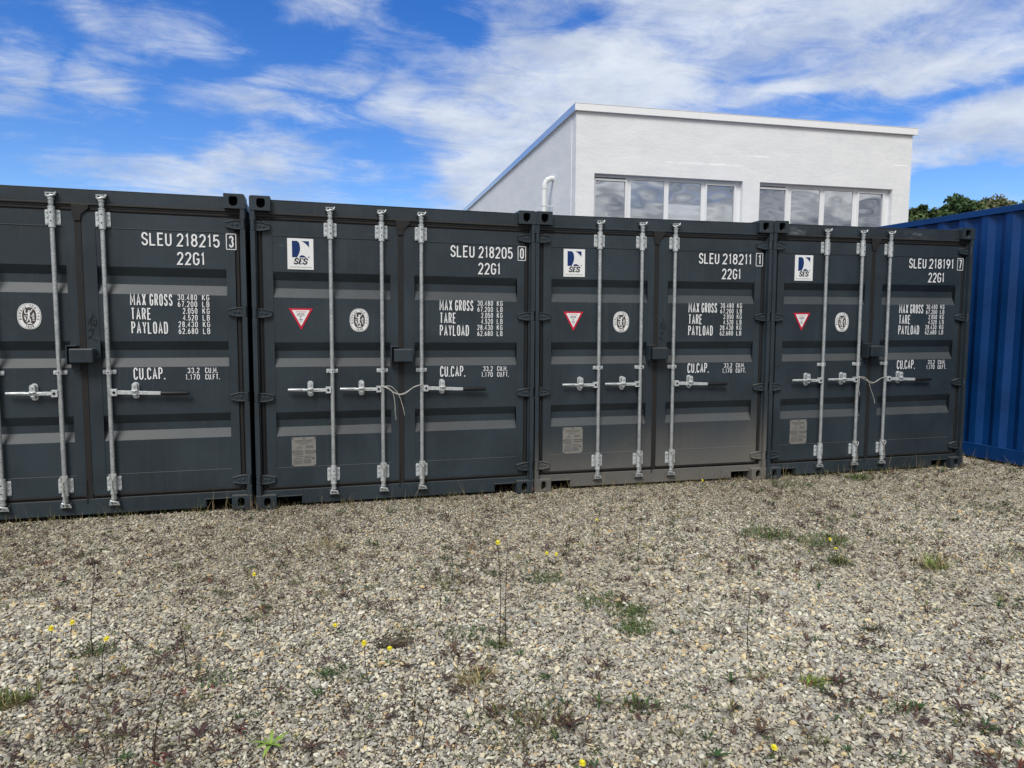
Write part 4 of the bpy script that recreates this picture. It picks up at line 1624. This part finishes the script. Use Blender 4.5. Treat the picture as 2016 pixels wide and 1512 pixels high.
def white_building():
    root = empty('white_building', 'white rendered building with two window bands rising behind the containers', 'building', (5.897, 8.0, 0.0), (0, 0, R(-4.465)))
    wl = M['wall']
    FW, zt, dep = 8.29, 6.135, 18.5
    th = 0.30
    # the left side leans a little out of square, as the yard's boundary does
    sk = -math.tan(R(2.58))
    o1 = (0.42, 3.93, 4.866)
    o2 = (4.352, 7.815, 4.866)
    zs = 3.45
    mb = MB()
    mb.box(0.0, o1[0], 0.0, th, -0.3, zt)
    mb.box(o1[1], o2[0], 0.0, th, -0.3, o1[2])
    mb.box(o2[1], FW, 0.0, th, -0.3, zt)
    mb.box(o1[0], o2[1], 0.0, th, o1[2], zt)
    mb.box(o1[0], o1[1], 0.0, th, -0.3, zs)
    mb.box(o2[0], o2[1], 0.0, th, -0.3, zs)
    # side and back walls
    def slab(a, b, w):
        (ax, ay), (bx, by) = a, b
        d = Vector((bx - ax, by - ay)).normalized()
        nn = Vector((-d.y, d.x)) * w
        pts = [(ax, ay), (bx, by), (bx + nn.x, by + nn.y), (ax + nn.x, ay + nn.y)]
        v = [(x, y, -0.3) for x, y in pts] + [(x, y, zt) for x, y in pts]
        mb.add(v, [(0, 3, 2, 1), (4, 5, 6, 7), (0, 1, 5, 4), (1, 2, 6, 5), (2, 3, 7, 6), (3, 0, 4, 7)])
    slab((0.002 + sk * th, th), (sk * dep, dep), -th)
    slab((FW - th, th), (FW - th, dep), -th + 0.002)
    slab((sk * dep + th, dep - th), (FW - th, dep - th), th)
    # rough ledges left in the render
    for x0, x1, z, h in ((2.0, 4.0, 5.19, 0.035), (3.98, 4.6, 5.42, 0.03), (7.8, 8.25, 5.42, 0.02)):
        n = 22
        rr = random.Random(int(x0 * 100))
        v = []
        for k in range(n + 1):
            x = x0 + (x1 - x0) * k / n
            t = min(k, n - k) / n * 6
            w = 0.012 * min(1, t) * rr.uniform(0.0, 1.0)
            dz = rr.uniform(-0.012, 0.012)
            v += [(x, 0.004, z + h + dz), (x, -w, z + dz + h * 0.3), (x, 0.004, z - h * 2.2 + dz)]
        fs = []
        for k in range(n):
            a = 3 * k
            fs += [(a, a + 1, a + 4, a + 3), (a + 1, a + 2, a + 5, a + 4)]
        mb.add(v, fs, 0, True)
    mb.build('wall', wl, root)
    # roof slab and fascia boards
    mb = MB()
    pts = [(-0.02, -0.02), (FW + 0.02, -0.02), (FW + 0.02, dep), (sk * dep - 0.02, dep)]
    v = [(x, y, zt + 0.002) for x, y in pts] + [(x, y, zt + 0.13) for x, y in pts]
    mb.add(v, [(0, 3, 2, 1), (4, 5, 6, 7), (0, 1, 5, 4), (1, 2, 6, 5), (2, 3, 7, 6), (3, 0, 4, 7)])
    mb.build('roof', M['metalwhite'], root)
    mb = MB()
    for a, b in ((-0.045, 2.80), (2.803, 5.05), (5.053, 6.60), (6.603, FW + 0.085)):
        mb.box(a, b, -0.060, -0.023, zt + 0.004, zt + 0.150)
    mb.box(-0.05, FW + 0.09, -0.066, 0.05, zt + 0.150, zt + 0.160)
    mb.build('fascia', M['metalwhite'], root, 0.003)
    mb = MB()
    px = -0.046
    v = []
    for z in (zt + 0.004, zt + 0.155):
        v += [(px, -0.02, z), (px + sk * dep, dep, z), (px + sk * dep + 0.022, dep, z), (px + 0.022, -0.02, z)]
    mb.add(v, [(0, 3, 2, 1), (4, 5, 6, 7), (0, 1, 5, 4), (1, 2, 6, 5), (2, 3, 7, 6), (3, 0, 4, 7)])
    o = mb.build('fascia', M['sidefascia'], root)
    # windows: each opening a four-light frame
    for (x0, x1, ztp), panes in ((o1, ((0.478, 1.165, 4.738), (1.300, 2.085, 4.786), (2.190, 2.970, 4.786), (3.104, 3.775, 4.760))),
                                 (o2, ((4.405, 5.072, 4.738), (5.226, 5.974, 4.786), (6.094, 6.845, 4.786), (6.996, 7.645, 4.760)))):
        mb = MB()
        yf = 0.085
        zb = zs
        mb.box(x0, x1, yf + 0.03, th - 0.02, ztp - 0.05, ztp - 0.001)                      # head
        mb.box(x0, x1, yf + 0.03, th - 0.02, zb + 0.001, zb + 0.07)
        edges = [x0] + [q for p in panes for q in p[:2]] + [x1]
        for a, b in zip(edges[0::2], edges[1::2]):                                        # mullions
            mb.box(a + (0.0 if a == x0 else 0.014), b - (0.0 if b == x1 else 0.014), yf + 0.028, th - 0.022, zb + 0.072, ztp - 0.051)
        for k, (a, b, zp) in enumerate(panes):
            opening = k in (0, 3)
            yy = yf if opening else yf + 0.025
            e = 0.042 if opening else 0.014
            top = ztp - 0.053
            mb.box(a - e, b + e, yy, yf + 0.07, zp, min(zp + (0.045 if opening else 0.03), top))
            mb.box(a - e, a, yy, yf + 0.07, zb + 0.09, zp - 0.0005)
            mb.box(b, b + e, yy, yf + 0.07, zb + 0.09, zp - 0.0005)
            mb.box(a - e, b + e, yy, yf + 0.07, zb + 0.05, zb + 0.0895)
            mb.box(a, b, yf + 0.048, yf + 0.049, zb + 0.0895, zp, 1)                      # black glazing seal shows as a hairline
        f = mb.build('window', [M['pvc'], M['hole']], root, 0.004)
        for k, (a, b, zp) in enumerate(panes):
            g = MB()
            yy = yf + 0.040
            tl = (random.uniform(-1, 1) * 0.004, random.uniform(-1, 1) * 0.004)
            nx, nz = 8, 8
            v = []
            for i in range(nx + 1):
                for j in range(nz + 1):
                    u, w = i / nx, j / nz
                    bow = 0.0035 * math.sin(math.pi * u) * math.sin(math.pi * w)
                    v.append((a + 0.006 + (b - a - 0.012) * u, yy + bow + tl[0] * (u - .5) + tl[1] * (w - .5), zb + 0.095 + (zp - 0.006 - zb - 0.095) * w))
            g.add(v, [(i * (nz + 1) + j, (i + 1) * (nz + 1) + j, (i + 1) * (nz + 1) + j + 1, i * (nz + 1) + j + 1) for i in range(nx) for j in range(nz)], 0, True)
            g.build('pane', M['glass'], f)
    # vent pipe on the side wall: out of the wall, over an elbow and down
    mb = MB()
    yc = 1.58
    xw = sk * yc
    pts = [(xw + 0.02, yc, 5.05), (xw - 0.07, yc, 5.05), (xw - 0.135, yc, 5.02), (xw - 0.19, yc, 4.965), (xw - 0.215, yc, 4.89), (xw - 0.215, yc, 2.0)]
    mb.tube(pts, 0.062, 16)
    for a, b in (((xw - 0.055, yc, 5.05), (xw - 0.085, yc, 5.045)), ((xw - 0.150, yc, 5.008), (xw - 0.170, yc, 4.990)), ((xw - 0.215, yc, 4.885), (xw - 0.215, yc, 4.80))):
        mb.tube([a, b], 0.071, 16)
    mb.tube([(xw - 0.215, yc, 4.40), (xw - 0.215, yc, 4.425)], 0.073, 16)
    mb.box(xw - 0.15, xw + 0.01, yc - 0.012, yc + 0.012, 4.404, 4.420)
    mb.build('vent_pipe', M['pipe'], root)


white_building()

# ------------------------------------------------------------------ plants


def colour_mesh(name, v, f, col, mats, parent=None):
    me = bpy.data.meshes.new(name)
    v = np.asarray(v, np.float32)
    me.from_pydata(v.tolist(), [], [tuple(q) for q in f])
    a = me.color_attributes.new('Col', 'FLOAT_COLOR', 'POINT')
    c = np.ones((len(v), 4), np.float32)
    c[:, :3] = col
    a.data.foreach_set('color', c.ravel())
    me.materials.append(mats)
    o = bpy.data.objects.new(name, me)
    COL.objects.link(o)
    if parent is not None:
        o.parent = parent
    return o


class Leaves:
    def __init__(s):
        s.v, s.f, s.c = [], [], []

    def blade(s, p, d, up, ln, w, col, droop=0.0, seg=3):
        """a tapering blade from p along d, bending by droop"""
        p = Vector(p)
        d = Vector(d).normalized()
        side = d.cross(Vector((0, 0, 1)))
        if side.length < 1e-4:
            side = Vector((1, 0, 0))
        side.normalize()
        o = len(s.v)
        q = p.copy()
        for k in range(seg + 1):
            t = k / seg
            ww = w * (math.sin(math.pi * min(1, 0.18 + t * 0.82)) * 0.5 + 0.02) if seg > 1 else w * (1 - t)
            s.v += [tuple(q - side * ww), tuple(q + side * ww)]
            s.c += [tuple(col)] * 2
            q = q + d * (ln / seg)
            d = (d + Vector((0, 0, -droop / seg))).normalized()
        for k in range(seg):
            s.f.append((o + 2 * k, o + 2 * k + 1, o + 2 * k + 3, o + 2 * k + 2))

    def stem(s, pts, r0, r1, col, n=5):
        mb = MB()
        m = len(pts)
        mb.tube(pts, [r0 + (r1 - r0) * k / (m - 1) for k in range(m)], n)
        o = len(s.v)
        s.v += mb.v
        s.c += [tuple(col)] * len(mb.v)
        s.f += [tuple(i + o for i in f) for f in mb.f]

    def build(s, name, parent=None):
        return colour_mesh(name, s.v, s.f, np.array(s.c), M['leaf'], parent)


def jit(c, a=0.2):
    k = 1 + random.uniform(-a, a)
    return tuple(max(0, q * k * (1 + random.uniform(-a, a) * 0.35)) for q in c)


GREEN, DGREEN, OLIVE = (0.060, 0.115, 0.022), (0.032, 0.070, 0.020), (0.125, 0.130, 0.040)
PURPLE, BROWN, STRAW, DEAD = (0.064, 0.036, 0.030), (0.085, 0.050, 0.032), (0.34, 0.27, 0.14), (0.040, 0.026, 0.022)
LIME, RED, YEL = (0.20, 0.30, 0.050), (0.13, 0.035, 0.025), (0.80, 0.70, 0.03)


def ground_cover():
    L = Leaves()
    x, y = wedge(21000, 0.2)
    pn = 0.5 + 0.5 * np.sin(2.3 * x + 1.1 * y) * np.sin(1.7 * y - 1.9 * x + 0.7)
    pn2 = 0.5 + 0.5 * np.sin(0.9 * x - 2.1 * y + 2.0)
    k = (rng.random(len(x)) < 0.18 + 0.75 * pn * (0.5 + 0.5 * pn2)) & (y < -0.02)
    x, y = x[k], y[k]
    z = gz(x, y) + 0.013
    for a, b, c in zip(x, y, z):
        kind = random.random()
        sc = random.choice((0.8, 1.0, 1.2, 1.4, 1.8)) * random.uniform(0.8, 1.2)
        if kind < 0.34:
            col, n, ln, w, el = PURPLE, random.randint(4, 9), 0.026, 0.0050, (0.15, 0.8)
        elif kind < 0.56:
            col, n, ln, w, el = BROWN, random.randint(5, 11), 0.028, 0.0032, (0.2, 1.1)
        elif kind < 0.74:
            col, n, ln, w, el = OLIVE, random.randint(5, 10), 0.026, 0.0030, (0.2, 1.0)
        elif kind < 0.86:
            col, n, ln, w, el = DGREEN, random.randint(6, 14), 0.020, 0.0042, (0.2, 0.9)
        elif kind < 0.95:
            col, n, ln, w, el = STRAW, random.randint(3, 8), 0.050, 0.0011, (0.1, 1.2)
        else:
            col, n, ln, w, el = RED, random.randint(3, 6), 0.022, 0.0038, (0.2, 0.8)
        for i in range(n):
            t = random.uniform(0, 6.283)
            e = random.uniform(*el)
            rr = random.uniform(0, 0.012) * sc
            L.blade((a + rr * math.cos(t), b + rr * math.sin(t), c + 0.006), (math.cos(t) * math.cos(e), math.sin(t) * math.cos(e), math.sin(e)), None,
                    ln * sc * random.uniform(0.6, 1.3), w * sc * random.uniform(0.8, 1.3), jit(col, 0.3), 0.8, 2)
    x, y = wedge(13000, 0.2)
    k = (rng.random(len(x)) < 0.15 + 0.85 * np.clip((y + 3.0) / 2.2, 0, 1)) & (y < -0.03)
    x, y = x[k], y[k]
    z = gz(x, y) + 0.012
    for a, b, c in zip(x, y, z):
        col = random.choice((BROWN, BROWN, PURPLE, OLIVE, STRAW, DEAD))
        for i in range(random.randint(2, 6)):
            t = random.uniform(0, 6.283)
            e = random.uniform(-0.05, 0.9)
            L.blade((a, b, c), (math.cos(t) * math.cos(e), math.sin(t) * math.cos(e), math.sin(e)), None, random.uniform(0.015, 0.045), random.uniform(0.0012, 0.0034), jit(col, 0.3), 0.6, 2)
    o = L.build('ground_cover')
    o['kind'] = 'stuff'
    o['label'] = 'tiny reddish brown and green weeds dotted through the gravel'


ground_cover()


def dry_grass():
    """withered grass along the foot of the doors"""
    L = Leaves()
    spots = []
    for k in range(4):
        for i in range(230):
            u = random.random() * W
            spots.append(local(k, (u, random.uniform(-0.10, 0.04), 0)))
    for i in range(260):
        t = random.random()
        spots.append(Vector((7.86 + 0.0608 * t * 2.2 - random.uniform(0.0, 0.10), 0.9 - t * 3.0, 0)))
    for p in spots:
        z = float(gz(p.x, p.y)) + 0.010
        tall = random.random() < 0.22
        for i in range(random.randint(1, 4)):
            t = random.uniform(0, 6.283)
            e = random.uniform(0.7, 1.5)
            ln = random.uniform(0.10, 0.24) if tall else random.uniform(0.03, 0.09)
            c = random.choice((STRAW, STRAW, OLIVE, BROWN, GREEN))
            L.blade((p.x, p.y, z), (math.cos(t) * math.cos(e), math.sin(t) * math.cos(e) - 0.15, math.sin(e)), None, ln, 0.0014 if tall else 0.0020, jit(c, 0.3), 0.5, 3)
    o = L.build('dry_grass')
    o['kind'] = 'stuff'
    o['label'] = 'withered grass along the foot of the containers'


dry_grass()


def flower(x, y, h, lean, label, tuftish=False):
    z = float(gz(x, y))
    root = empty('yellow_flower', label, 'flower', (x, y, z), (0, 0, 0), 'yellow flowers growing in the gravel')
    L = Leaves()
    top = Vector((lean, 0, h))
    mid = Vector((lean * 0.3 + random.uniform(-.006, .006), random.uniform(-.008, .008), h * 0.55))
    L.stem(spline([(0, 0, 0), mid, top], 4), 0.0024, 0.0016, jit(DEAD if h > 0.1 else OLIVE))
    L.build('stem', root)
    L = Leaves()
    for i in range(6):
        t = i * 1.05 + random.uniform(-.3, .3)
        L.blade((0, 0, 0.006), (math.cos(t), math.sin(t), 0.45), None, random.uniform(0.035, 0.06), 0.007, jit(random.choice((GREEN, DGREEN, PURPLE))), 0.9, 3)
    L.build('leaf', root)
    L = Leaves()
    tilt = Matrix.Rotation(random.uniform(0.3, 0.9), 4, 'X') @ Matrix.Rotation(random.uniform(0, 6), 4, 'Z')
    for ring, (n, ln, up) in enumerate(((12, 0.0150, 0.15), (9, 0.011, 0.5), (6, 0.007, 1.0))):
        for i in range(n):
            t = 6.283 * i / n + ring * 0.3
            d = tilt @ Vector((math.cos(t), math.sin(t), up))
            L.blade(top, d, None, ln, 0.0060, jit(YEL, 0.08), 0.0, 3)
    L.build('flower_head', root)


FL = [(-0.665, -2.58, 0.193, 0.015, 'yellow flower on a dark stem, farthest left of the flowers in the gravel'),
      (-0.667, -2.293, 0.105, 0.009, 'low yellow flower just behind the leftmost tall flower stem'),
      (-0.414, -2.726, 0.18, 0.021, 'yellow flower on a stem right beside the tallest left stalk'),
      (0.125, -1.739, 0.078, 0.002, 'small lone yellow flower in the gravel between the left container and the bare stalks'),
      (0.586, -2.532, 0.045, -0.011, 'bright low yellow flower in the open gravel left of the dark hole'),
      (0.702, -3.029, 0.183, -0.015, 'yellow flower on a thin stem standing just left of the dark hole'),
      (0.801, -2.915, 0.082, 0.008, 'yellow flower right in front of the dark hole in the gravel'),
      (1.334, -2.904, 0.525, -0.011, 'yellow flower on top of the tallest thin stem, middle of the yard'),
      (2.54, -1.262, 0.095, -0.002, 'yellow flower in front of the dusty container 218211'),
      (1.924, -1.901, 0.078, -0.008, 'yellow flower, left one of a close pair in mid yard'),
      (1.966, -1.941, 0.08, 0.002, 'yellow flower, right one of a close pair in mid yard'),
      (4.01, -2.023, 0.059, 0.001, 'yellow flower growing in the green tuft on the right'),
      (3.92, -2.191, 0.054, -0.007, 'yellow flower just in front of the flowering green tuft on the right'),
      (2.062, -4.003, 0.053, -0.007, 'small yellow flower at the bottom edge, right of centre'),
      (1.386, -3.852, 0.041, -0.003, 'tiny yellow flower at the bottom edge near the middle'),
      (4.078, -0.249, 0.08, -0.008, 'yellow flower against the sill of the dusty container 218211')]
for q in FL:
    flower(*q)


def stalk(x, y, h, lean, label, twigs):
    z = float(gz(x, y))
    L = Leaves()
    b = Vector((x, y, z))
    pts = [b, b + Vector((lean * 0.2 + random.uniform(-.008, .008), random.uniform(-.01, .01), h * 0.35)), b + Vector((lean * 0.6, random.uniform(-.01, .01), h * 0.7)), b + Vector((lean, 0, h))]
    sp = spline(pts, 6)
    L.stem(sp, 0.0026, 0.0012, jit(DEAD))
    for i in range(twigs):
        p = sp[int(len(sp) * random.uniform(0.35, 0.95))]
        t = random.uniform(0, 6.283)
        e = p + Vector((math.cos(t) * 0.03, math.sin(t) * 0.03, 0.035)) * random.uniform(0.5, 1.2)
        L.stem([p, e], 0.0012, 0.0008, jit(DEAD))
        L.blade(e, (math.cos(t), math.sin(t), 0.6), None, 0.014, 0.004, jit(random.choice((BROWN, STRAW, RED))), 0.3, 2)
    for i in range(5):
        t = random.uniform(0, 6.283)
        L.blade((x, y, z + 0.005), (math.cos(t), math.sin(t), 0.5), None, random.uniform(0.03, 0.06), 0.005, jit(random.choice((PURPLE, BROWN, DGREEN))), 0.8, 3)
    tag(L.build('dry_stalk'), label, 'dry plant', 'thin dead stalks standing in the gravel')


ST = [(-0.52, -2.482, 0.451, 0.025, 'tall bare dark stalk, leftmost tall one in the gravel', 3),
      (-0.076, -3.387, 0.378, 0.088, 'long dark stalk leaning right in the lower left foreground', 5),
      (-0.086, -2.699, 0.227, -0.021, 'thin dark stalk leaning left behind the long leaning stalk', 3),
      (0.199, -2.428, 0.119, 0.006, 'short dark stalk beside a reddish rosette left of the hole', 2),
      (0.378, -2.446, 0.181, 0.001, 'thin upright stalk between the short stalk and the bright low flower', 2),
      (1.269, -2.043, 0.263, 0.0, 'thin upright stalk behind the tallest flower stem', 2),
      (1.136, -2.425, 0.156, 0.0, 'short upright stalk with reddish tip left of the tallest flower stem', 2),
      (2.076, -1.831, 0.22, 0.014, 'thin stalk beside the close pair of yellow flowers', 2),
      (2.469, -3.264, 0.337, -0.003, 'tall dark stalk alone in the gravel right of the green moss patch', 4),
      (2.668, -2.193, 0.264, -0.004, 'thin stalk behind the green moss patch', 2),
      (1.372, -2.876, 0.515, 0.007, 'very tall thin stalk directly right of the tallest flower stem', 4),
      (2.566, -1.888, 0.339, 0.031, 'thin stalk leaning right in front of the dusty container', 3),
      (0.862, -3.55, 0.198, 0.048, 'dark stalk with red tips leaning right, low in the foreground middle', 5),
      (0.851, -3.375, 0.168, 0.019, 'reddish branching stalk behind the leaning red-tipped one', 4)]
for q in ST:
    stalk(*q)


def tuft(x, y, n, ln, spread, cols, label, name='weed_tuft', w=0.0042, el=(0.25, 1.15), cat='weed'):
    L = Leaves()
    for i in range(int(n * 1.5)):
        r = spread * random.random() ** 0.6
        t = random.uniform(0, 6.283)
        px, py = x + r * math.cos(t) * 1.3, y + r * math.sin(t)
        a = random.uniform(0, 6.283)
        e = random.uniform(*el)
        L.blade((px, py, float(gz(px, py)) + 0.016), (math.cos(a) * math.cos(e), math.sin(a) * math.cos(e), math.sin(e)), None,
                ln * random.uniform(0.5, 1.2), w * random.uniform(0.7, 1.3), jit(random.choice(cols), 0.3), 0.7, 3)
    tag(L.build(name), label, cat, 'small weeds and tufts growing in the gravel')


G3 = (GREEN, GREEN, DGREEN, OLIVE)
TU = [
    ((2.02, -2.52, 200, 0.030, 0.11, G3), 'green moss-like mat in mid yard, upper left lobe of three'),
    ((2.11, -2.70, 260, 0.030, 0.10, G3), 'green moss-like mat in mid yard, central lobe of three'),
    ((2.07, -2.88, 220, 0.030, 0.09, G3), 'green moss-like mat in mid yard, lowest lobe of three'),
    ((3.726, -1.703, 230, 0.060, 0.17, G3), 'bright green grass tuft on the right, without flowers'),
    ((4.03, -1.95, 240, 0.055, 0.17, G3), 'bright green tuft on the right carrying yellow flowers'),
    ((5.797, -0.369, 220, 0.050, 0.12, G3), 'green tuft at the foot of container 218191'),
    ((4.932, -0.423, 160, 0.040, 0.16, (DGREEN, OLIVE, GREEN)), 'low green patch at the corner between containers 218211 and 218191'),
    ((0.073, -2.872, 70, 0.028, 0.08, (DGREEN, GREEN)), 'dark green clover patch in the left foreground'),
    ((0.544, -2.927, 55, 0.028, 0.06, (GREEN, DGREEN)), 'small green patch left of the dark hole'),
    ((-0.52, -2.45, 140, 0.030, 0.09, (DGREEN, GREEN, BROWN)), 'green patch round the foot of the leftmost tall stalk'),
    ((1.195, -2.755, 60, 0.040, 0.085, (DGREEN, GREEN)), 'dark green plant between the hole and the tallest flower stem'),
    ((1.324, -2.885, 60, 0.045, 0.06, (DGREEN, OLIVE)), 'leafy plant at the foot of the tallest flower stem'),
    ((-0.711, -2.874, 160, 0.060, 0.05, (OLIVE, GREEN, STRAW)), 'yellowish grass tuft at the left edge of the picture'),
    ((1.814, -2.146, 140, 0.030, 0.10, (DGREEN, GREEN)), 'thin green mat in front of the close pair of flowers'),
    ((4.34, -2.588, 90, 0.130, 0.07, (OLIVE, STRAW, LIME)), 'pale yellow-green sprawling plant near the right side'),
    ((3.799, -2.346, 90, 0.090, 0.06, (DGREEN, OLIVE)), 'sparse green plant in front of the flowering tuft'),
    ((3.249, -3.218, 70, 0.035, 0.05, (DGREEN, BROWN)), 'small dark weed beside a pale yellow stone on the right'),
    ((1.25, -3.52, 170, 0.055, 0.18, (OLIVE, DGREEN, OLIVE, BROWN)), 'wide olive weed patch at the bottom middle of the picture'),
    ((1.75, -3.564, 80, 0.050, 0.06, (GREEN, PURPLE)), 'green and purple weed right of the purple rosette in front'),
    ((2.572, -3.582, 80, 0.045, 0.05, (OLIVE, LIME)), 'yellow-green weed in the right foreground gravel'),
    ((2.78, -3.864, 60, 0.040, 0.05, (DGREEN, GREEN, RED)), 'small green and red weed low in the right foreground'),
    ((1.217, -1.987, 120, 0.028, 0.12, (OLIVE, DGREEN, BROWN)), 'brownish green patch behind the tallest flower stem'),
    ((0.543, -1.114, 60, 0.090, 0.12, (STRAW, STRAW, OLIVE)), 'dry straw tuft in front of container 218205'),
    ((6.028, -1.647, 120, 0.040, 0.20, (DGREEN, OLIVE)), 'green patch at the right edge near the blue container'),
    ((5.053, -2.574, 120, 0.040, 0.18, (DGREEN, OLIVE, BROWN)), 'low weeds at the right edge of the yard'),
    ((1.153, -3.165, 85, 0.065, 0.07, (STRAW, STRAW, OLIVE)), 'round tuft of straw-coloured grass right of the hole'),
    ((0.93, -2.615, 50, 0.035, 0.05, (DGREEN, STRAW)), 'green sprig beside the dark hole in the gravel'),
]
for a, lb in TU:
    tuft(*a, lb)


def rosette(x, y, n, ln, cols, label, w=0.011, up=0.45):
    L = Leaves()
    z = float(gz(x, y))
    a0 = random.uniform(0, 6)
    for i in range(n):
        t = a0 + i * 2.4
        L.blade((x, y, z + 0.020 + 0.0008 * i), (math.cos(t), math.sin(t), up + 0.04 * i), None, ln * random.uniform(0.65, 1.15), w * random.uniform(0.75, 1.2), jit(random.choice(cols), 0.2), 0.9, 5)
    tag(L.build('leaf_rosette'), label, 'weed', 'leaf rosettes lying on the gravel')


RO = [((0.322, -3.419, 8, 0.085, (LIME,), ), 'light green leaf rosette in the lower left foreground', 0.013),
      ((1.048, -3.241, 9, 0.055, (PURPLE, BROWN)), 'purple rosette in front of the straw tuft', 0.009),
      ((1.428, -3.611, 10, 0.075, (PURPLE,)), 'large dark purple rosette in the bottom middle foreground', 0.012),
      ((1.60, -3.50, 10, 0.080, (BROWN, OLIVE, DGREEN)), 'spreading brown-green rosette right of the purple ones', 0.010),
      ((2.227, -3.488, 9, 0.06, (PURPLE, DGREEN)), 'purple and green rosette in the right foreground', 0.010),
      ((2.112, -3.859, 9, 0.07, (PURPLE, BROWN)), 'purple rosette near the bottom edge, right of the middle', 0.010),
      ((2.984, -3.938, 9, 0.07, (PURPLE,)), 'purple rosette in the bottom right corner of the yard', 0.011),
      ((1.858, -3.947, 9, 0.06, (PURPLE, DGREEN)), 'purple rosette at the bottom edge beside the small flower', 0.010),
      ((0.462, -3.473, 9, 0.05, (PURPLE,)), 'purple rosette just right of the light green one', 0.010),
      ((0.20, -3.30, 9, 0.05, (PURPLE, RED)), 'reddish purple rosette behind the light green one', 0.010),
      ((3.087, -3.322, 8, 0.05, (PURPLE, BROWN)), 'brown rosette by the pale yellow stone on the right', 0.009),
      ((1.406, -3.90, 9, 0.065, (PURPLE, BROWN)), 'brown-purple rosette at the bottom edge near the tiny flower', 0.010),
      ((0.879, -2.99, 8, 0.05, (PURPLE,)), 'dark purple rosette in front of the hole', 0.009),
      ((1.756, -3.222, 10, 0.06, (BROWN, PURPLE)), 'brown rosette below the green moss mats', 0.007),
      ((0.2, -2.174, 9, 0.06, (RED, PURPLE)), 'reddish rosette behind the short stalk on the left', 0.008),
      ((-0.03, -3.40, 8, 0.04, (PURPLE, RED)), 'small dark rosette at the foot of the long leaning stalk', 0.009),
      ((2.664, -3.629, 9, 0.06, (PURPLE, BROWN, DGREEN)), 'mixed brown rosette in the right foreground beside the yellow-green weed', 0.009)]
for a, lb, w in RO:
    rosette(*a, lb, w)

# ------------------------------------------------------------------ trees behind the blue container


def tree(x, y, h, rx, rz, col, col2, label, n, seed, leaf=0.22, sparse=1.0):
    rr = np.random.default_rng(seed)
    root = empty('tree', label, 'tree', (x, y, 0), (0, 0, 0), 'trees beyond the blue container')
    mb = MB()
    mb.tube(spline([(0, 0, -0.2), (0.1, 0.1, h * 0.3), (-0.1, 0.1, h * 0.55), (0, 0, h * 0.74)], 4), [0.28 - 0.018 * k for k in range(13)], 8)
    for i in range(9):
        a = rr.uniform(0, 6.283)
        z0 = h * rr.uniform(0.3, 0.65)
        e = (math.cos(a) * rx * 0.6, math.sin(a) * rx * 0.6, z0 + h * rr.uniform(0.08, 0.18))
        mb.tube(spline([(0, 0, z0), (e[0] * 0.5, e[1] * 0.5, z0 + (e[2] - z0) * 0.35), e], 4), [0.11 - 0.010 * k for k in range(9)], 6)
    mb.build('trunk', M['bark'], root)
    cz = h - rz
    k = 64
    d = rr.normal(size=(k, 3))
    d[:, 2] = np.abs(d[:, 2]) * np.where(rr.random(k) < 0.7, 1, -0.6)
    d /= np.linalg.norm(d, axis=1)[:, None]
    rad = rr.uniform(0.45, 1.0, k) ** 0.5
    d[:6] = [(0, 0, 1), (0.4, 0.1, 0.9), (-0.45, 0, 0.88), (0.1, -0.5, 0.86), (-0.7, -0.2, 0.68), (0.72, -0.1, 0.68)]
    rad[:6] = (1.0, 0.95, 0.93, 0.97, 0.95, 0.92)
    cl = d * rad[:, None] * np.array([rx, rx, rz]) * 0.90 + np.array([0, 0, cz])
    cs = rr.uniform(0.35, 0.75, k) * min(1.0, rx / 2.4)
    tone = rr.uniform(0.55, 1.3, k)
    idx = rr.integers(0, k, n)
    off = rr.normal(size=(n, 3))
    off /= np.linalg.norm(off, axis=1)[:, None]
    off *= (rr.random(n) ** 0.45)[:, None] * cs[idx][:, None] * np.array([1.15, 1.15, 0.8])
    p = cl[idx] + off
    u = rr.normal(size=(n, 3))
    u /= np.linalg.norm(u, axis=1)[:, None]
    w = np.cross(u, rr.normal(size=(n, 3)))
    w /= np.linalg.norm(w, axis=1)[:, None]
    s = leaf * rr.uniform(0.5, 1.1, n)[:, None]
    v = np.stack([p - u * s, p + w * s * 0.55, p + u * s, p - w * s * 0.55], 1).reshape(-1, 3)
    mixc = rr.random(n)[:, None]
    c = (np.array(col) * (1 - mixc) + np.array(col2) * mixc) * tone[idx][:, None]
    f = np.arange(4 * n).reshape(n, 4).tolist()
    colour_mesh('crown', v, f, np.repeat(c, 4, 0), M['leaf'], root)


DKG, MID, OLV, GRY = (0.052, 0.095, 0.034), (0.115, 0.160, 0.055), (0.21, 0.205, 0.10), (0.26, 0.25, 0.18)
tree(47.6, 42.0, 10.9, 1.7, 3.4, DKG, MID, 'lowest small green tree top, right beside the white building', 6000, 1)
tree(49.0, 40.0, 12.0, 2.0, 3.6, DKG, MID, 'green tree between the lowest tree top and the densest dark crown', 9000, 2)
tree(53.6, 41.0, 13.05, 2.6, 4.2, DKG, DKG, 'broad dark green tree with the densest crown behind the blue container', 14000, 3)
tree(55.7, 42.0, 13.3, 2.5, 4.2, DKG, MID, 'dark tree whose round top rises between the densest crown and the olive one', 12000, 7)
tree(54.6, 38.0, 12.3, 2.5, 4.0, OLV, MID, 'olive green tree right of the dark crowns', 10000, 4)
tree(58.3, 41.0, 13.6, 2.6, 4.4, GRY, OLV, 'greyish thin-leaved tree, palest of the tree tops', 5500, 5, 0.16)
tree(60.6, 44.0, 13.9, 2.7, 4.6, DKG, OLV, 'dark tree half hidden behind the pale grey one', 9000, 8)
tree(61.0, 40.5, 13.1, 2.8, 4.4, MID, DKG, 'green tree farthest right above the blue container', 10000, 6)
